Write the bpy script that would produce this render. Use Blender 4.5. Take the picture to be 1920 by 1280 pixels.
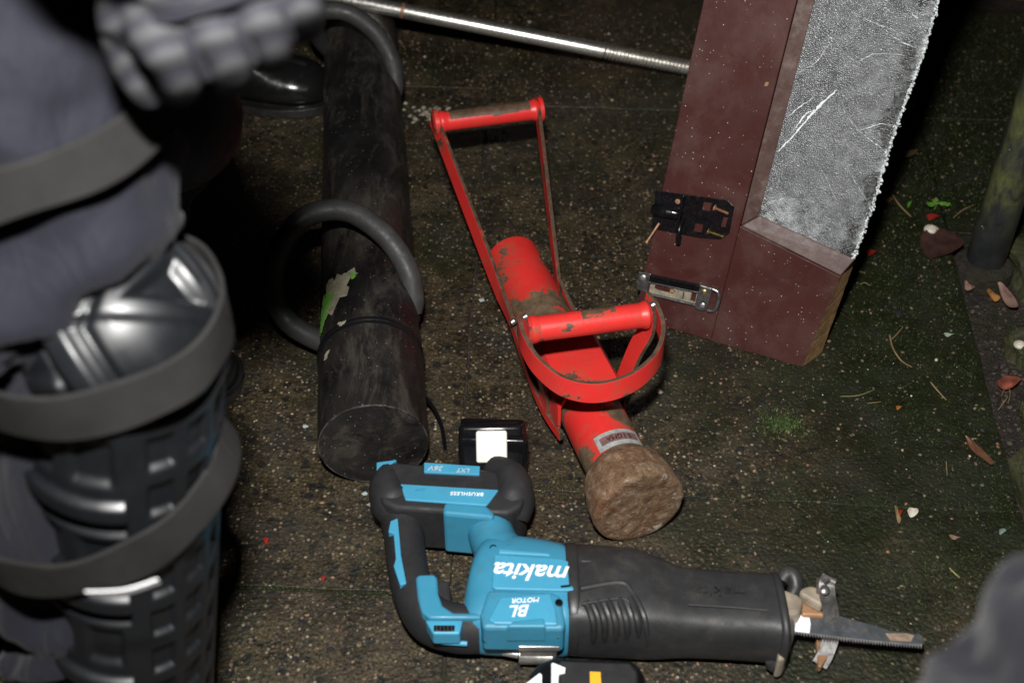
import bpy, bmesh, math, random
from mathutils import Vector, Matrix, noise
R = math.radians
V = Vector
random.seed(7)
scene = bpy.context.scene
C = scene.collection
for o in list(bpy.data.objects):
    bpy.data.objects.remove(o)

# ------------------------------------------------------------------ camera, sky, flash, exposure
CAM_H, PITCH, LENS = 1.15, R(41.5), 43.125
CAM = V((0, 0, CAM_H))
FWD = V((0, math.cos(PITCH), -math.sin(PITCH)))
DWN = V((0, -math.sin(PITCH), -math.cos(PITCH)))
cd = bpy.data.cameras.new('camera')
cd.lens = LENS
cd.sensor_width = 36
cd.clip_start = 0.02
cd.clip_end = 500
cd.dof.use_dof = True
cd.dof.focus_distance = 1.58
cd.dof.aperture_fstop = 4.2
cam = bpy.data.objects.new('camera', cd)
cam.location = CAM
cam.rotation_euler = (math.pi / 2 - PITCH, 0, 0)
C.objects.link(cam)
scene.camera = cam

w = bpy.data.worlds.new('World')
scene.world = w
w.use_nodes = True
nt = w.node_tree
sky = nt.nodes.new('ShaderNodeTexSky')
sky.sky_type = 'NISHITA'
sky.sun_disc = False
sky.sun_elevation = R(-5)
sky.sun_rotation = R(200)
bg = nt.nodes['Background']
bg.inputs['Strength'].default_value = 0.06
nt.links.new(sky.outputs[0], bg.inputs['Color'])

# night: the only key light is the photographer's hot-shoe flash, a small rectangular tube above the lens
fl = bpy.data.lights.new('flash', 'AREA')
fl.shape = 'RECTANGLE'
fl.size = 0.075
fl.size_y = 0.045
fl.energy = 40
fl.color = (1.0, 0.985, 0.96)
flo = bpy.data.objects.new('flash', fl)
flo.location = CAM - DWN * 0.24 + V((-0.035, 0, 0))
flo.rotation_euler = (math.pi / 2 - PITCH + R(2), 0, 0)
C.objects.link(flo)

vs = scene.view_settings
vs.view_transform = 'Standard'
vs.look = 'None'
vs.exposure = 0
vs.gamma = 1
vs.use_curve_mapping = False
scene.cycles.max_bounces = 6
scene.cycles.use_denoising = True

# ------------------------------------------------------------------ survey: a sighting in the 1920x1280 photograph at a known height (or plane) gives a place in metres
FPX = LENS / 36 * 1920
def ray(x, y):
    return FWD + V((1, 0, 0)) * ((x - 960) / FPX) + DWN * ((y - 640) / FPX)
def at(x, y, h=0.0):
    d = ray(x, y)
    return CAM + d * ((h - CAM_H) / d.z)
def atz(x, y, z):
    return CAM + ray(x, y) * z
def px_per_m(x, y, h=0.0):
    return FPX / ((at(x, y, h) - CAM).dot(FWD))

# ------------------------------------------------------------------ scene helpers
ORG = {}
def tag(o, label=None, cat=None, group=None, kind=None):
    if label: o['label'] = label
    if cat: o['category'] = cat
    if group: o['group'] = group
    if kind: o['kind'] = kind
    return o
def thing(name, label, cat, loc=(0, 0, 0), group=None):
    o = bpy.data.objects.new(name, None)
    o.empty_display_size = 0.05
    C.objects.link(o)
    o.location = loc
    ORG[o.name] = V(loc)
    return tag(o, label, cat, group)
def obj(name, verts, faces, mats, parent=None, smooth=True, fm=None, bevel=0, bseg=2, org=None, wear=None, angle=40):
    """verts are world coordinates; the object is linked at its thing's base (or at org)"""
    if parent is not None:
        o0 = ORG[parent.name]
    elif org is not None:
        o0 = V(org)
    else:
        o0 = V((0, 0, 0))
    me = bpy.data.meshes.new(name)
    me.from_pydata([tuple(V(v) - o0) for v in verts], [], faces)
    if not isinstance(mats, (list, tuple)): mats = [mats]
    for m in mats: me.materials.append(m)
    if fm:
        for i, p in enumerate(me.polygons): p.material_index = fm[i]
    bm = bmesh.new(); bm.from_mesh(me)
    bmesh.ops.recalc_face_normals(bm, faces=bm.faces)
    bm.to_mesh(me); bm.free()
    if smooth:
        for p in me.polygons: p.use_smooth = True
    if wear is not None:
        a = me.attributes.new('wear', 'FLOAT', 'POINT')
        for i, v in enumerate(verts): a.data[i].value = wear(V(v))
    o = bpy.data.objects.new(name, me)
    C.objects.link(o)
    if parent is not None:
        o.parent = parent
    else:
        o.location = o0
    ORG[o.name] = o0
    if bevel:
        b = o.modifiers.new('bevel', 'BEVEL')
        b.width = bevel; b.segments = bseg; b.limit_method = 'ANGLE'; b.angle_limit = R(30)
    if smooth:
        try:
            me.set_sharp_from_angle(angle=R(angle))
        except Exception:
            pass
    return o
def merge(*parts):
    vs_, fs = [], []
    for a, b in parts:
        k = len(vs_)
        vs_ += list(a)
        fs += [tuple(i + k for i in f) for f in b]
    return vs_, fs
def cr(pts, n=8):
    """Catmull-Rom through pts"""
    pts = [V(p) for p in pts]
    out = []
    for i in range(len(pts) - 1):
        p0 = pts[max(i - 1, 0)]; p1 = pts[i]; p2 = pts[i + 1]; p3 = pts[min(i + 2, len(pts) - 1)]
        for k in range(n):
            t = k / n
            out.append(0.5 * ((2 * p1) + (p2 - p0) * t + (2 * p0 - 5 * p1 + 4 * p2 - p3) * t * t + (3 * p1 - p0 - 3 * p2 + p3) * t ** 3))
    out.append(pts[-1])
    return out
def lerpl(vals, t):
    """piecewise linear over list vals, t in 0..1"""
    f = t * (len(vals) - 1)
    i = min(int(f), len(vals) - 2)
    return vals[i] + (vals[i + 1] - vals[i]) * (f - i)
def frames(path, up=None):
    out = []
    n = len(path)
    ref = V(up) if up is not None else None
    for i in range(n):
        t = (path[min(i + 1, n - 1)] - path[max(i - 1, 0)]).normalized()
        if ref is None:
            ref = V((0, 0, 1)) if abs(t.z) < 0.9 else V((1, 0, 0))
        b = t.cross(ref).normalized()
        u = b.cross(t).normalized()
        if up is None: ref = u
        out.append((t, b, u))
    return out
def loft(secs, caps=True, closed_ring=True):
    n = len(secs[0])
    vs_, fs = [], []
    for s in secs: vs_ += list(s)
    m = n if closed_ring else n - 1
    for i in range(len(secs) - 1):
        for j in range(m):
            k = (j + 1) % n
            fs.append((i * n + j, i * n + k, (i + 1) * n + k, (i + 1) * n + j))
    if caps:
        fs.append(tuple(range(n))[::-1])
        b = (len(secs) - 1) * n
        fs.append(tuple(b + j for j in range(n)))
    return vs_, fs
def tube(path, radii, n=14, up=None, flat=1.0, capr=True):
    path = [V(p) for p in path]
    fr = frames(path, up)
    secs = []
    L = len(path) - 1
    for i, p in enumerate(path):
        r = radii if isinstance(radii, (int, float)) else lerpl(radii, i / L)
        t, b, u = fr[i]
        secs.append([p + b * (r * math.cos(a)) + u * (r * flat * math.sin(a)) for a in [2 * math.pi * j / n for j in range(n)]])
    return loft(secs)
def strip(path, up, w0_, t_):
    """flat bar: width w_ along up, thickness t_; returns verts, faces, material index (1 = the two thin rims)"""
    path = [V(p) for p in path]
    n = len(path)
    secs = []
    for i, p in enumerate(path):
        w_ = w0_[i] if isinstance(w0_, list) else w0_
        t = (path[min(i + 1, n - 1)] - path[max(i - 1, 0)]).normalized()
        u = V(up[i] if isinstance(up, list) else up)
        b = t.cross(u).normalized()
        u = b.cross(t).normalized()
        secs.append([p + b * t_ / 2 - u * w_ / 2, p + b * t_ / 2 + u * w_ / 2, p - b * t_ / 2 + u * w_ / 2, p - b * t_ / 2 - u * w_ / 2])
    v, f = loft(secs)
    fm = []
    for i in range(n - 1):
        fm += [0, 1, 0, 1]
    fm += [1, 1]
    return v, f, fm
def prism(poly, z0, z1):
    n = len(poly)
    v = [V((p[0], p[1], z0)) for p in poly] + [V((p[0], p[1], z1)) for p in poly]
    f = [tuple(range(n))[::-1], tuple(range(n, 2 * n))] + [(i, (i + 1) % n, n + (i + 1) % n, n + i) for i in range(n)]
    return v, f
def lathe(a, b, prof, n=24):
    """prof: (t along a->b in metres, radius)"""
    a, b = V(a), V(b)
    d = (b - a).normalized()
    s = d.cross(V((0, 0, 1)))
    s = s.normalized() if s.length > 1e-4 else V((1, 0, 0))
    u = s.cross(d)
    secs = [[a + d * t + s * (r * math.cos(q)) + u * (r * math.sin(q)) for q in [2 * math.pi * j / n for j in range(n)]] for t, r in prof]
    return loft(secs)
def box(c, ax, half):
    c = V(c)
    v = [c + ax[0] * (sx * half[0]) + ax[1] * (sy * half[1]) + ax[2] * (sz * half[2]) for sx in (-1, 1) for sy in (-1, 1) for sz in (-1, 1)]
    return v, [(0, 1, 3, 2), (4, 6, 7, 5), (0, 4, 5, 1), (2, 3, 7, 6), (0, 2, 6, 4), (1, 5, 7, 3)]
XYZ = (V((1, 0, 0)), V((0, 1, 0)), V((0, 0, 1)))
def bake(o, mods):
    """apply modifiers by evaluating the object, keep one plain mesh"""
    dg = bpy.context.evaluated_depsgraph_get()
    dg.update()
    me = bpy.data.meshes.new_from_object(o.evaluated_get(dg))
    o.modifiers.clear()
    o.data = me
    return o
def union(o, vox, smooth_it=6):
    m = o.modifiers.new('remesh', 'REMESH'); m.mode = 'VOXEL'; m.voxel_size = vox; m.use_smooth_shade = True
    s = o.modifiers.new('smooth', 'SMOOTH'); s.factor = 0.5; s.iterations = smooth_it
    bpy.context.view_layer.update()
    mats = list(o.data.materials)
    bake(o, None)
    if not o.data.materials:
        for q in mats: o.data.materials.append(q)
    for p in o.data.polygons: p.use_smooth = True
    return o
def text(name, s, size, M, mat, parent, extr=0.0003, shear=0.0, bold=0.0, spacing=1.0):
    cu = bpy.data.curves.new(name, 'FONT')
    cu.body = s; cu.size = size; cu.extrude = extr; cu.shear = shear; cu.offset = min(bold, size * 0.016); cu.space_character = spacing
    cu.align_x = 'CENTER'; cu.align_y = 'CENTER'
    t = bpy.data.objects.new(name + '_tmp', cu)
    C.objects.link(t)
    bpy.context.view_layer.update()
    me = bpy.data.meshes.new_from_object(t.evaluated_get(bpy.context.evaluated_depsgraph_get()))
    bpy.data.objects.remove(t)
    me.transform(M)
    o0 = ORG[parent.name]
    me.transform(Matrix.Translation(-o0))
    me.materials.clear(); me.materials.append(mat)
    o = bpy.data.objects.new(name, me)
    C.objects.link(o); o.parent = parent
    ORG[o.name] = o0
    return o
def basis(c, ex, ey):
    ex = V(ex).normalized(); ez = ex.cross(V(ey)).normalized(); ey = ez.cross(ex)
    M = Matrix.Identity(4)
    for i in range(3):
        M[i][0] = ex[i]; M[i][1] = ey[i]; M[i][2] = ez[i]; M[i][3] = c[i]
    return M

# ------------------------------------------------------------------ materials
class Mat:
    def __init__(s, name):
        s.m = bpy.data.materials.new(name)
        s.m.use_nodes = True
        s.t = s.m.node_tree
        s.b = s.t.nodes['Principled BSDF']
        s.co = s.t.nodes.new('ShaderNodeTexCoord').outputs['Object']
    def n(s, ty, props=None, **inp):
        nd = s.t.nodes.new(ty)
        for k, v in (props or {}).items(): setattr(nd, k, v)
        for k, v in inp.items():
            key = int(k[1:]) if k[0] == '_' and k[1:].isdigit() else k.replace('_', ' ')
            sock = nd.inputs[key]
            if hasattr(v, 'is_linked') or isinstance(v, bpy.types.NodeSocket): s.t.links.new(v, sock)
            else: sock.default_value = v
        return nd
    def noise(s, scale, detail=4, rough=0.6, dist=0.0, co=None):
        return s.n('ShaderNodeTexNoise', None, Vector=co or s.co, Scale=scale, Detail=detail, Roughness=rough, Distortion=dist).outputs[0]
    def vor(s, scale, feature='F1', rnd=1.0, co=None):
        return s.n('ShaderNodeTexVoronoi', dict(feature=feature), Vector=co or s.co, Scale=scale, Randomness=rnd)
    def ramp(s, fac, stops, interp='LINEAR'):
        nd = s.n('ShaderNodeValToRGB', None, Fac=fac)
        e = nd.color_ramp.elements
        nd.color_ramp.interpolation = interp
        while len(e) < len(stops): e.new(0.5)
        for q, (p, c) in zip(e, stops):
            q.position = p
            q.color = (c, c, c, 1) if isinstance(c, (int, float)) else (*c, 1)
        return nd.outputs[0]
    def mix(s, fac, a, b, blend='MIX'):
        nd = s.n('ShaderNodeMix', dict(data_type='RGBA', blend_type=blend))
        for sock, v in ((nd.inputs[0], fac), (nd.inputs[6], a), (nd.inputs[7], b)):
            if isinstance(v, bpy.types.NodeSocket): s.t.links.new(v, sock)
            else: sock.default_value = v if isinstance(v, (int, float)) else (*v, 1)[:4]
        return nd.outputs[2]
    def math(s, op, a, b=0.0, clamp=False):
        nd = s.n('ShaderNodeMath', dict(operation=op, use_clamp=clamp))
        for i, v in ((0, a), (1, b)):
            if isinstance(v, bpy.types.NodeSocket): s.t.links.new(v, nd.inputs[i])
            else: nd.inputs[i].default_value = v
        return nd.outputs[0]
    def attr(s, name):
        return s.n('ShaderNodeAttribute', dict(attribute_name=name))
    def set(s, **k):
        for a, v in k.items():
            sock = s.b.inputs[a.replace('_', ' ')]
            if isinstance(v, bpy.types.NodeSocket): s.t.links.new(v, sock)
            else: sock.default_value = v if isinstance(v, (int, float)) else (*v, 1)[:4]
        return s
    def bump(s, h, strength=0.3, dist=0.002, chain=None):
        nd = s.n('ShaderNodeBump', None, Height=h, Strength=strength, Distance=dist)
        if chain is not None: s.t.links.new(chain, nd.inputs['Normal'])
        s.t.links.new(nd.outputs[0], s.b.inputs['Normal'])
        return nd.outputs[0]
def plain(name, col, rough=0.5, metal=0.0, var=0.25, vs=25, bs=250, bstr=0.15, bd=0.0006, spec=0.5, rvar=0.15, dust=None, dustamt=0.0):
    m = Mat(name)
    f = m.noise(vs, 5)
    lo = tuple(c * (1 - var) for c in col); hi = tuple(min(c * (1 + var), 1) for c in col)
    c = m.ramp(f, [(0.3, lo), (0.7, hi)])
    if dust:
        d = m.ramp(m.noise(vs * 2.2, 8, 0.72), [(0.60 - dustamt * 0.2, 0.0), (0.78, 1.0)])
        c = m.mix(m.math('MULTIPLY', d, dustamt), c, dust)
    m.set(Base_Color=c, Metallic=metal, Specular_IOR_Level=spec,
          Roughness=m.ramp(m.noise(vs * 3, 4), [(0.3, max(rough - rvar, 0.03)), (0.7, min(rough + rvar, 1))]))
    m.bump(m.noise(bs, 4), bstr, bd)
    return m.m

def mat_slab():
    m = Mat('wet_exposed_aggregate')
    sep = m.n('ShaderNodeSeparateXYZ', None, Vector=m.co)
    x = sep.outputs[0]
    big = m.noise(4.5, 6, 0.62)
    mid = m.noise(26, 6, 0.65, 0.4)
    fine = m.noise(150, 5, 0.7)
    base = m.ramp(mid, [(0.30, (0.017, 0.0125, 0.0055)), (0.50, (0.042, 0.032, 0.0145)), (0.72, (0.085, 0.066, 0.033))])
    base = m.mix(m.ramp(fine, [(0.42, 0.0), (0.64, 0.8)]), base, (0.100, 0.075, 0.041))
    base = m.mix(m.ramp(m.noise(15, 6, 0.65, 0.8), [(0.40, 0.72), (0.56, 0.0)]), base, (0.012, 0.0100, 0.0065))
    base = m.mix(m.ramp(m.noise(330, 4, 0.7), [(0.42, 0.85), (0.52, 0.0)]), base, (0.010, 0.0085, 0.006))
    # larger dark flints set in the face
    wv = m.n('ShaderNodeVectorMath', dict(operation='MULTIPLY_ADD'), _0=m.n('ShaderNodeTexNoise', None, Vector=m.co, Scale=110.0, Detail=3.0).outputs['Color'], _1=(0.010, 0.010, 0.010), _2=m.co).outputs[0]
    vd = m.vor(74, co=wv)
    sd = m.n('ShaderNodeSeparateColor', None, Color=vd.outputs['Color'])
    dk = m.math('MULTIPLY', m.ramp(sd.outputs[0], [(0.62, 0.0), (0.65, 1.0)]), m.ramp(vd.outputs['Distance'], [(0.34, 1.0), (0.50, 0.0)]))
    base = m.mix(m.math('MULTIPLY', dk, 0.9), base, (0.0075, 0.0075, 0.0072))
    # small stones of every colour
    vsn = m.vor(190)
    sc = m.n('ShaderNodeSeparateColor', None, Color=vsn.outputs['Color'])
    stc = m.ramp(sc.outputs[1], [(0.0, (0.035, 0.028, 0.018)), (0.4, (0.10, 0.075, 0.045)), (0.62, (0.15, 0.085, 0.055)), (0.80, (0.17, 0.135, 0.085)), (0.95, (0.26, 0.22, 0.15)), (1.0, (0.38, 0.34, 0.26))])
    st = m.math('MULTIPLY', m.ramp(sc.outputs[0], [(0.60, 0.0), (0.63, 1.0)]), m.ramp(vsn.outputs['Distance'], [(0.30, 1.0), (0.42, 0.0)]))
    base = m.mix(st, base, stc)
    # moss: thick to the right, by the border, thin elsewhere
    gx = m.n('ShaderNodeMapRange', None, Value=x, From_Min=0.12, From_Max=0.66).outputs[0]
    mo = m.math('ADD', m.math('MULTIPLY', gx, 0.52), m.math('MULTIPLY', m.math('SUBTRACT', big, 0.46), 1.5))
    mo = m.math('ADD', mo, m.math('MULTIPLY', m.math('SUBTRACT', fine, 0.5), 0.6))
    mm = m.ramp(mo, [(0.10, 0.0), (0.42, 0.95)])
    mc = m.ramp(m.noise(60, 5), [(0.3, (0.0055, 0.0075, 0.0025)), (0.7, (0.016, 0.022, 0.006))])
    base = m.mix(mm, base, mc)
    # dirty dark soil stains
    base = m.mix(m.ramp(m.noise(7, 7, 0.7, 0.6), [(0.46, 0.0), (0.66, 0.55)]), base, (0.016, 0.012, 0.008))
    wet = m.noise(12, 4)
    m.set(Base_Color=base, Specular_IOR_Level=0.5,
          Roughness=m.ramp(wet, [(0.35, 0.30), (0.65, 0.62)]))
    h = m.math('ADD', m.math('MULTIPLY', vsn.outputs['Distance'], -0.9), m.math('MULTIPLY', fine, 1.3))
    h = m.math('ADD', h, m.math('MULTIPLY', vd.outputs['Distance'], -0.2))
    n1 = m.bump(h, 0.7, 0.0016)
    m.bump(m.noise(700, 3), 0.7, 0.0010, n1)
    return m.m
def mat_soil():
    m = Mat('dark_wet_soil')
    c = m.ramp(m.noise(45, 7, 0.7), [(0.3, (0.012, 0.009, 0.007)), (0.6, (0.045, 0.033, 0.026)), (0.8, (0.09, 0.07, 0.055))])
    c = m.mix(m.ramp(m.noise(9, 5), [(0.48, 0.0), (0.66, 0.8)]), c, (0.022, 0.027, 0.008))
    m.set(Base_Color=c, Roughness=0.6)
    m.bump(m.noise(70, 8, 0.7), 1.0, 0.012)
    return m.m
def mat_chip(name, paint, under, rough=0.38, thr=0.62, sc=24, undrough=0.55, dirt=(0.16, 0.10, 0.055), dirtamt=0.5):
    m = Mat(name)
    wear = m.attr('wear').outputs['Fac']
    f = m.math('ADD', m.noise(sc, 8, 0.62, 0.3), wear)
    mask = m.ramp(f, [(thr, 0.0), (thr + 0.012, 1.0)])
    halo = m.ramp(f, [(thr - 0.10, 0.0), (thr, 0.60)])
    uc = m.ramp(m.noise(70, 6, 0.7), [(0.3, tuple(c * 0.45 for c in under)), (0.55, under), (0.8, tuple(min(1, c * 1.7) for c in under))])
    pc = m.ramp(m.noise(14, 5), [(0.3, tuple(c * 0.82 for c in paint)), (0.7, paint)])
    pc = m.mix(m.math('MULTIPLY', m.ramp(m.noise(38, 8, 0.75), [(0.58, 0.0), (0.70, 1.0)]), dirtamt), pc, dirt)
    pc = m.mix(m.math('MULTIPLY', halo, m.ramp(m.noise(95, 6, 0.7), [(0.40, 0.0), (0.62, 1.0)])), pc, dirt)
    sm = m.n('ShaderNodeMapping', None, Vector=m.co, Rotation=(0.3, 0.2, 0.6), Scale=(1, 7, 3)).outputs[0]
    scr = m.ramp(m.noise(46, 6, 0.7, 0.0, sm), [(0.60, 0.0), (0.66, 0.75)])
    pc = m.mix(m.math('MULTIPLY', scr, dirtamt), pc, (0.20, 0.11, 0.085))
    film = m.ramp(m.noise(9, 6, 0.6), [(0.42, 0.0), (0.72, 0.35)])
    pc = m.mix(m.math('MULTIPLY', film, dirtamt), pc, dirt)
    m.set(Base_Color=m.mix(mask, pc, uc), Roughness=m.ramp(m.math('ADD', mask, scr, True), [(0, rough), (1, undrough)]), Specular_IOR_Level=0.5)
    n1 = m.bump(m.math('MULTIPLY', mask, -1.0), 0.5, 0.0008)
    m.bump(m.noise(180, 5), 0.25, 0.0008, n1)
    return m.m
def mat_rust():
    m = Mat('battered_rusty_steel')
    c = m.ramp(m.noise(70, 10, 0.78, 0.3), [(0.28, (0.030, 0.015, 0.008)), (0.42, (0.13, 0.066, 0.032)), (0.53, (0.20, 0.125, 0.070)), (0.62, (0.34, 0.26, 0.18)), (0.72, (0.62, 0.58, 0.52))])
    c = m.mix(m.ramp(m.noise(17, 7, 0.7), [(0.50, 0.0), (0.64, 0.60)]), c, (0.19, 0.072, 0.028))
    c = m.mix(m.ramp(m.noise(48, 9, 0.75, 0.5, m.n('ShaderNodeVectorMath', None, _0=m.co, _1=(7.3, 2.2, 5.1)).outputs[0]), [(0.60, 0.0), (0.66, 0.8)]), c, (0.55, 0.50, 0.45))
    c = m.mix(m.ramp(m.noise(23, 7, 0.7, 0.4, m.n('ShaderNodeVectorMath', None, _0=m.co, _1=(3.1, 1.7, 0.4)).outputs[0]), [(0.67, 0.0), (0.685, 0.9)]), c, (0.6, 0.03, 0.02))
    m.set(Base_Color=c, Roughness=0.5, Specular_IOR_Level=0.55)
    n1 = m.bump(m.noise(75, 9, 0.75), 1.0, 0.006)
    m.bump(m.noise(320, 4), 0.7, 0.0015, n1)
    return m.m
def mat_ram():
    m = Mat('scuffed_black_ram_paint')
    st = m.n('ShaderNodeMapping', None, Vector=m.co, Scale=(1, 0.30, 1)).outputs[0]
    c = m.ramp(m.noise(20, 6), [(0.3, (0.004, 0.004, 0.004)), (0.7, (0.012, 0.011, 0.011))])
    d = m.ramp(m.noise(24, 10, 0.78, 0.6, st), [(0.50, 0.0), (0.66, 0.95)])
    wear = m.attr('wear').outputs['Fac']
    c = m.mix(m.math('ADD', m.math('MULTIPLY', d, 0.55), m.math('MULTIPLY', wear, m.ramp(m.noise(34, 8, 0.7, 0.3, st), [(0.38, 0.0), (0.62, 0.9)]), True), True), c, (0.085, 0.072, 0.058))
    sp = m.vor(260)
    c = m.mix(m.math('MULTIPLY', m.ramp(m.n('ShaderNodeSeparateColor', None, Color=sp.outputs['Color']).outputs[0], [(0.93, 0.0), (0.94, 1.0)]), m.ramp(sp.outputs['Distance'], [(0.12, 0.8), (0.25, 0.0)])), c, (0.25, 0.24, 0.22))
    m.set(Base_Color=c, Roughness=m.ramp(m.noise(30, 5), [(0.3, 0.24), (0.7, 0.6)]), Specular_IOR_Level=0.45)
    n1 = m.bump(m.noise(28, 8, 0.72, 0.4, st), 0.55, 0.004)
    m.bump(m.noise(260, 4), 0.3, 0.0008, n1)
    return m.m
def mat_door():
    m = Mat('oxblood_door_paint')
    st = m.n('ShaderNodeMapping', None, Vector=m.co, Scale=(4, 4, 0.6)).outputs[0]
    c = m.ramp(m.noise(6, 6, 0.6), [(0.3, (0.040, 0.0105, 0.009)), (0.7, (0.056, 0.015, 0.0125))])
    c = m.mix(m.ramp(m.noise(13, 8, 0.7, 0.4), [(0.46, 0.0), (0.76, 0.34)]), c, (0.14, 0.098, 0.085))
    sp = m.vor(300)
    sc = m.n('ShaderNodeSeparateColor', None, Color=sp.outputs['Color'])
    k = m.math('MULTIPLY', m.ramp(sc.outputs[0], [(0.925, 0.0), (0.93, 1.0)]), m.ramp(sp.outputs['Distance'], [(0.10, 1.0), (0.24, 0.0)]))
    k = m.math('MULTIPLY', k, m.ramp(m.noise(11, 4), [(0.40, 0.1), (0.60, 1.0)]))
    c = m.mix(k, c, (0.62, 0.58, 0.52))
    m.set(Base_Color=c, Roughness=m.ramp(m.noise(20, 5), [(0.3, 0.34), (0.7, 0.5)]), Specular_IOR_Level=0.4)
    n1 = m.bump(m.noise(40, 5, 0.6, 0.0, st), 0.12, 0.001)
    m.bump(m.noise(350, 3), 0.12, 0.0005, n1)
    return m.m
def mat_glass():
    m = Mat('stippled_frosted_glass')
    sp = m.vor(640)
    fz = m.noise(900, 2)
    c = m.ramp(m.noise(9, 6, 0.6), [(0.3, (0.036, 0.039, 0.042)), (0.7, (0.085, 0.089, 0.092))])
    c = m.mix(m.ramp(sp.outputs['Distance'], [(0.06, 0.7), (0.30, 0.0)]), c, (0.30, 0.315, 0.33))
    c = m.mix(m.ramp(m.noise(500, 2), [(0.42, 0.25), (0.55, 0.0)]), c, (0.035, 0.037, 0.040))
    # crushed white dust near the cut edge and lower corner, streaky
    c = m.mix(m.math('MULTIPLY', m.attr('wear').outputs['Fac'], m.ramp(m.noise(60, 7, 0.7), [(0.40, 0.0), (0.62, 1.0)])), c, (0.62, 0.65, 0.66))
    cl = m.math('MULTIPLY', m.attr('clear').outputs['Fac'], m.ramp(m.noise(38, 5, 0.6), [(0.45, 0.0), (0.55, 1.0)]))
    c = m.mix(cl, c, (0.004, 0.005, 0.005))
    m.set(Base_Color=c, Roughness=0.27, Specular_IOR_Level=0.8)
    n1 = m.bump(sp.outputs['Distance'], 0.7, 0.0011)
    m.bump(fz, 0.4, 0.0006, n1)
    return m.m
def mat_cloth(name, col, weave=1400, rough=0.85, fold=0.6):
    m = Mat(name)
    c = m.ramp(m.noise(8, 5), [(0.3, tuple(q * 0.75 for q in col)), (0.7, tuple(q * 1.2 for q in col))])
    c = m.mix(m.ramp(m.noise(weave, 2), [(0.4, 0.0), (0.6, 0.35)]), c, tuple(q * 1.9 for q in col))
    m.set(Base_Color=c, Roughness=rough, Specular_IOR_Level=0.25, Sheen_Weight=0.04, Sheen_Roughness=0.5)
    n1 = m.bump(m.noise(16, 4, 0.5, 0.6, m.n('ShaderNodeMapping', None, Vector=m.co, Rotation=(0.2, 0.5, 0.3), Scale=(1.6, 1.0, 0.55)).outputs[0]), fold, 0.022)
    m.bump(m.noise(weave, 2), 0.3, 0.0006, n1)
    return m.m
def mat_leaf(name, col, col2):
    m = Mat(name)
    c = m.ramp(m.noise(40, 6), [(0.35, col), (0.65, col2)])
    m.set(Base_Color=c, Roughness=0.45)
    m.bump(m.noise(160, 4), 0.4, 0.001)
    return m.m
def mat_mossrock():
    m = Mat('mossy_stone')
    c = m.ramp(m.noise(18, 8, 0.7), [(0.3, (0.035, 0.030, 0.022)), (0.55, (0.075, 0.066, 0.050)), (0.8, (0.17, 0.155, 0.125))])
    c = m.mix(m.ramp(m.noise(11, 6, 0.65, 0.5), [(0.32, 0.0), (0.50, 0.92)]), c, (0.040, 0.044, 0.012))
    m.set(Base_Color=c, Roughness=0.7)
    m.bump(m.noise(45, 8, 0.7), 0.8, 0.006)
    return m.m
def mat_pole():
    m = Mat('algae_streaked_black_pole')
    st = m.n('ShaderNodeMapping', None, Vector=m.co, Scale=(1, 1, 0.35)).outputs[0]
    c = m.ramp(m.noise(30, 5), [(0.3, (0.010, 0.011, 0.012)), (0.7, (0.028, 0.030, 0.031))])
    g = m.ramp(m.noise(34, 9, 0.74, 0.7, st), [(0.40, 0.0), (0.58, 0.9)])
    z = m.n('ShaderNodeSeparateXYZ', None, Vector=m.co).outputs[2]
    g = m.math('MULTIPLY', g, m.ramp(z, [(0.055, 0.0), (0.12, 1.0)]))
    c = m.mix(g, c, m.ramp(m.noise(14, 4), [(0.42, (0.062, 0.064, 0.038)), (0.62, (0.115, 0.125, 0.038))]))
    sp = m.ramp(m.noise(38, 8, 0.75, 0.2), [(0.66, 0.0), (0.67, 1.0)])
    c = m.mix(sp, c, (0.55, 0.55, 0.5))
    m.set(Base_Color=c, Roughness=0.45)
    m.bump(m.noise(120, 5), 0.3, 0.001)
    return m.m
def mat_vcol(name, rough=0.4):
    m = Mat(name)
    c = m.attr('tint').outputs['Color']
    m.set(Base_Color=c, Roughness=rough)
    m.bump(m.noise(500, 3), 0.3, 0.0006)
    return m.m

RED = mat_chip('chipped_red_paint', (0.72, 0.030, 0.027), (0.10, 0.058, 0.034), thr=0.64, sc=20, dirtamt=0.35)
REDDIRTY = mat_chip('muddy_red_paint', (0.66, 0.028, 0.025), (0.13, 0.085, 0.050), thr=0.575, sc=18, dirtamt=0.7)
RIM = mat_chip('worn_bar_rim', (0.42, 0.02, 0.016), (0.085, 0.058, 0.040), thr=0.40, sc=34, undrough=0.4)
RUST = mat_rust()
RAMB = mat_ram()
HOSE = plain('grey_rubber_hose', (0.033, 0.033, 0.033), 0.55, var=0.2, vs=30, bs=140, bstr=0.2, spec=0.35, dust=(0.12, 0.105, 0.085), dustamt=0.35)
TEAL = plain('teal_tool_plastic', (0.040, 0.225, 0.350), 0.42, var=0.09, vs=16, bs=700, bstr=0.12, bd=0.0003, spec=0.45, rvar=0.1, dust=(0.07, 0.075, 0.06), dustamt=0.42)
TEALHI = plain('teal_tool_panel', (0.055, 0.290, 0.450), 0.40, var=0.07, vs=16, bs=700, bstr=0.10, bd=0.0003, spec=0.45, rvar=0.08, dust=(0.09, 0.10, 0.085), dustamt=0.28)
GRIP = plain('black_overmould_rubber', (0.020, 0.020, 0.022), 0.62, var=0.2, vs=20, bs=600, bstr=0.35, bd=0.0004, spec=0.35, dust=(0.06, 0.055, 0.045), dustamt=0.25)
BOOTR = plain('dark_rubber_tool_sleeve', (0.024, 0.024, 0.025), 0.50, var=0.18, vs=18, bs=500, bstr=0.25, bd=0.0004, spec=0.42, dust=(0.075, 0.068, 0.052), dustamt=0.45)
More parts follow.
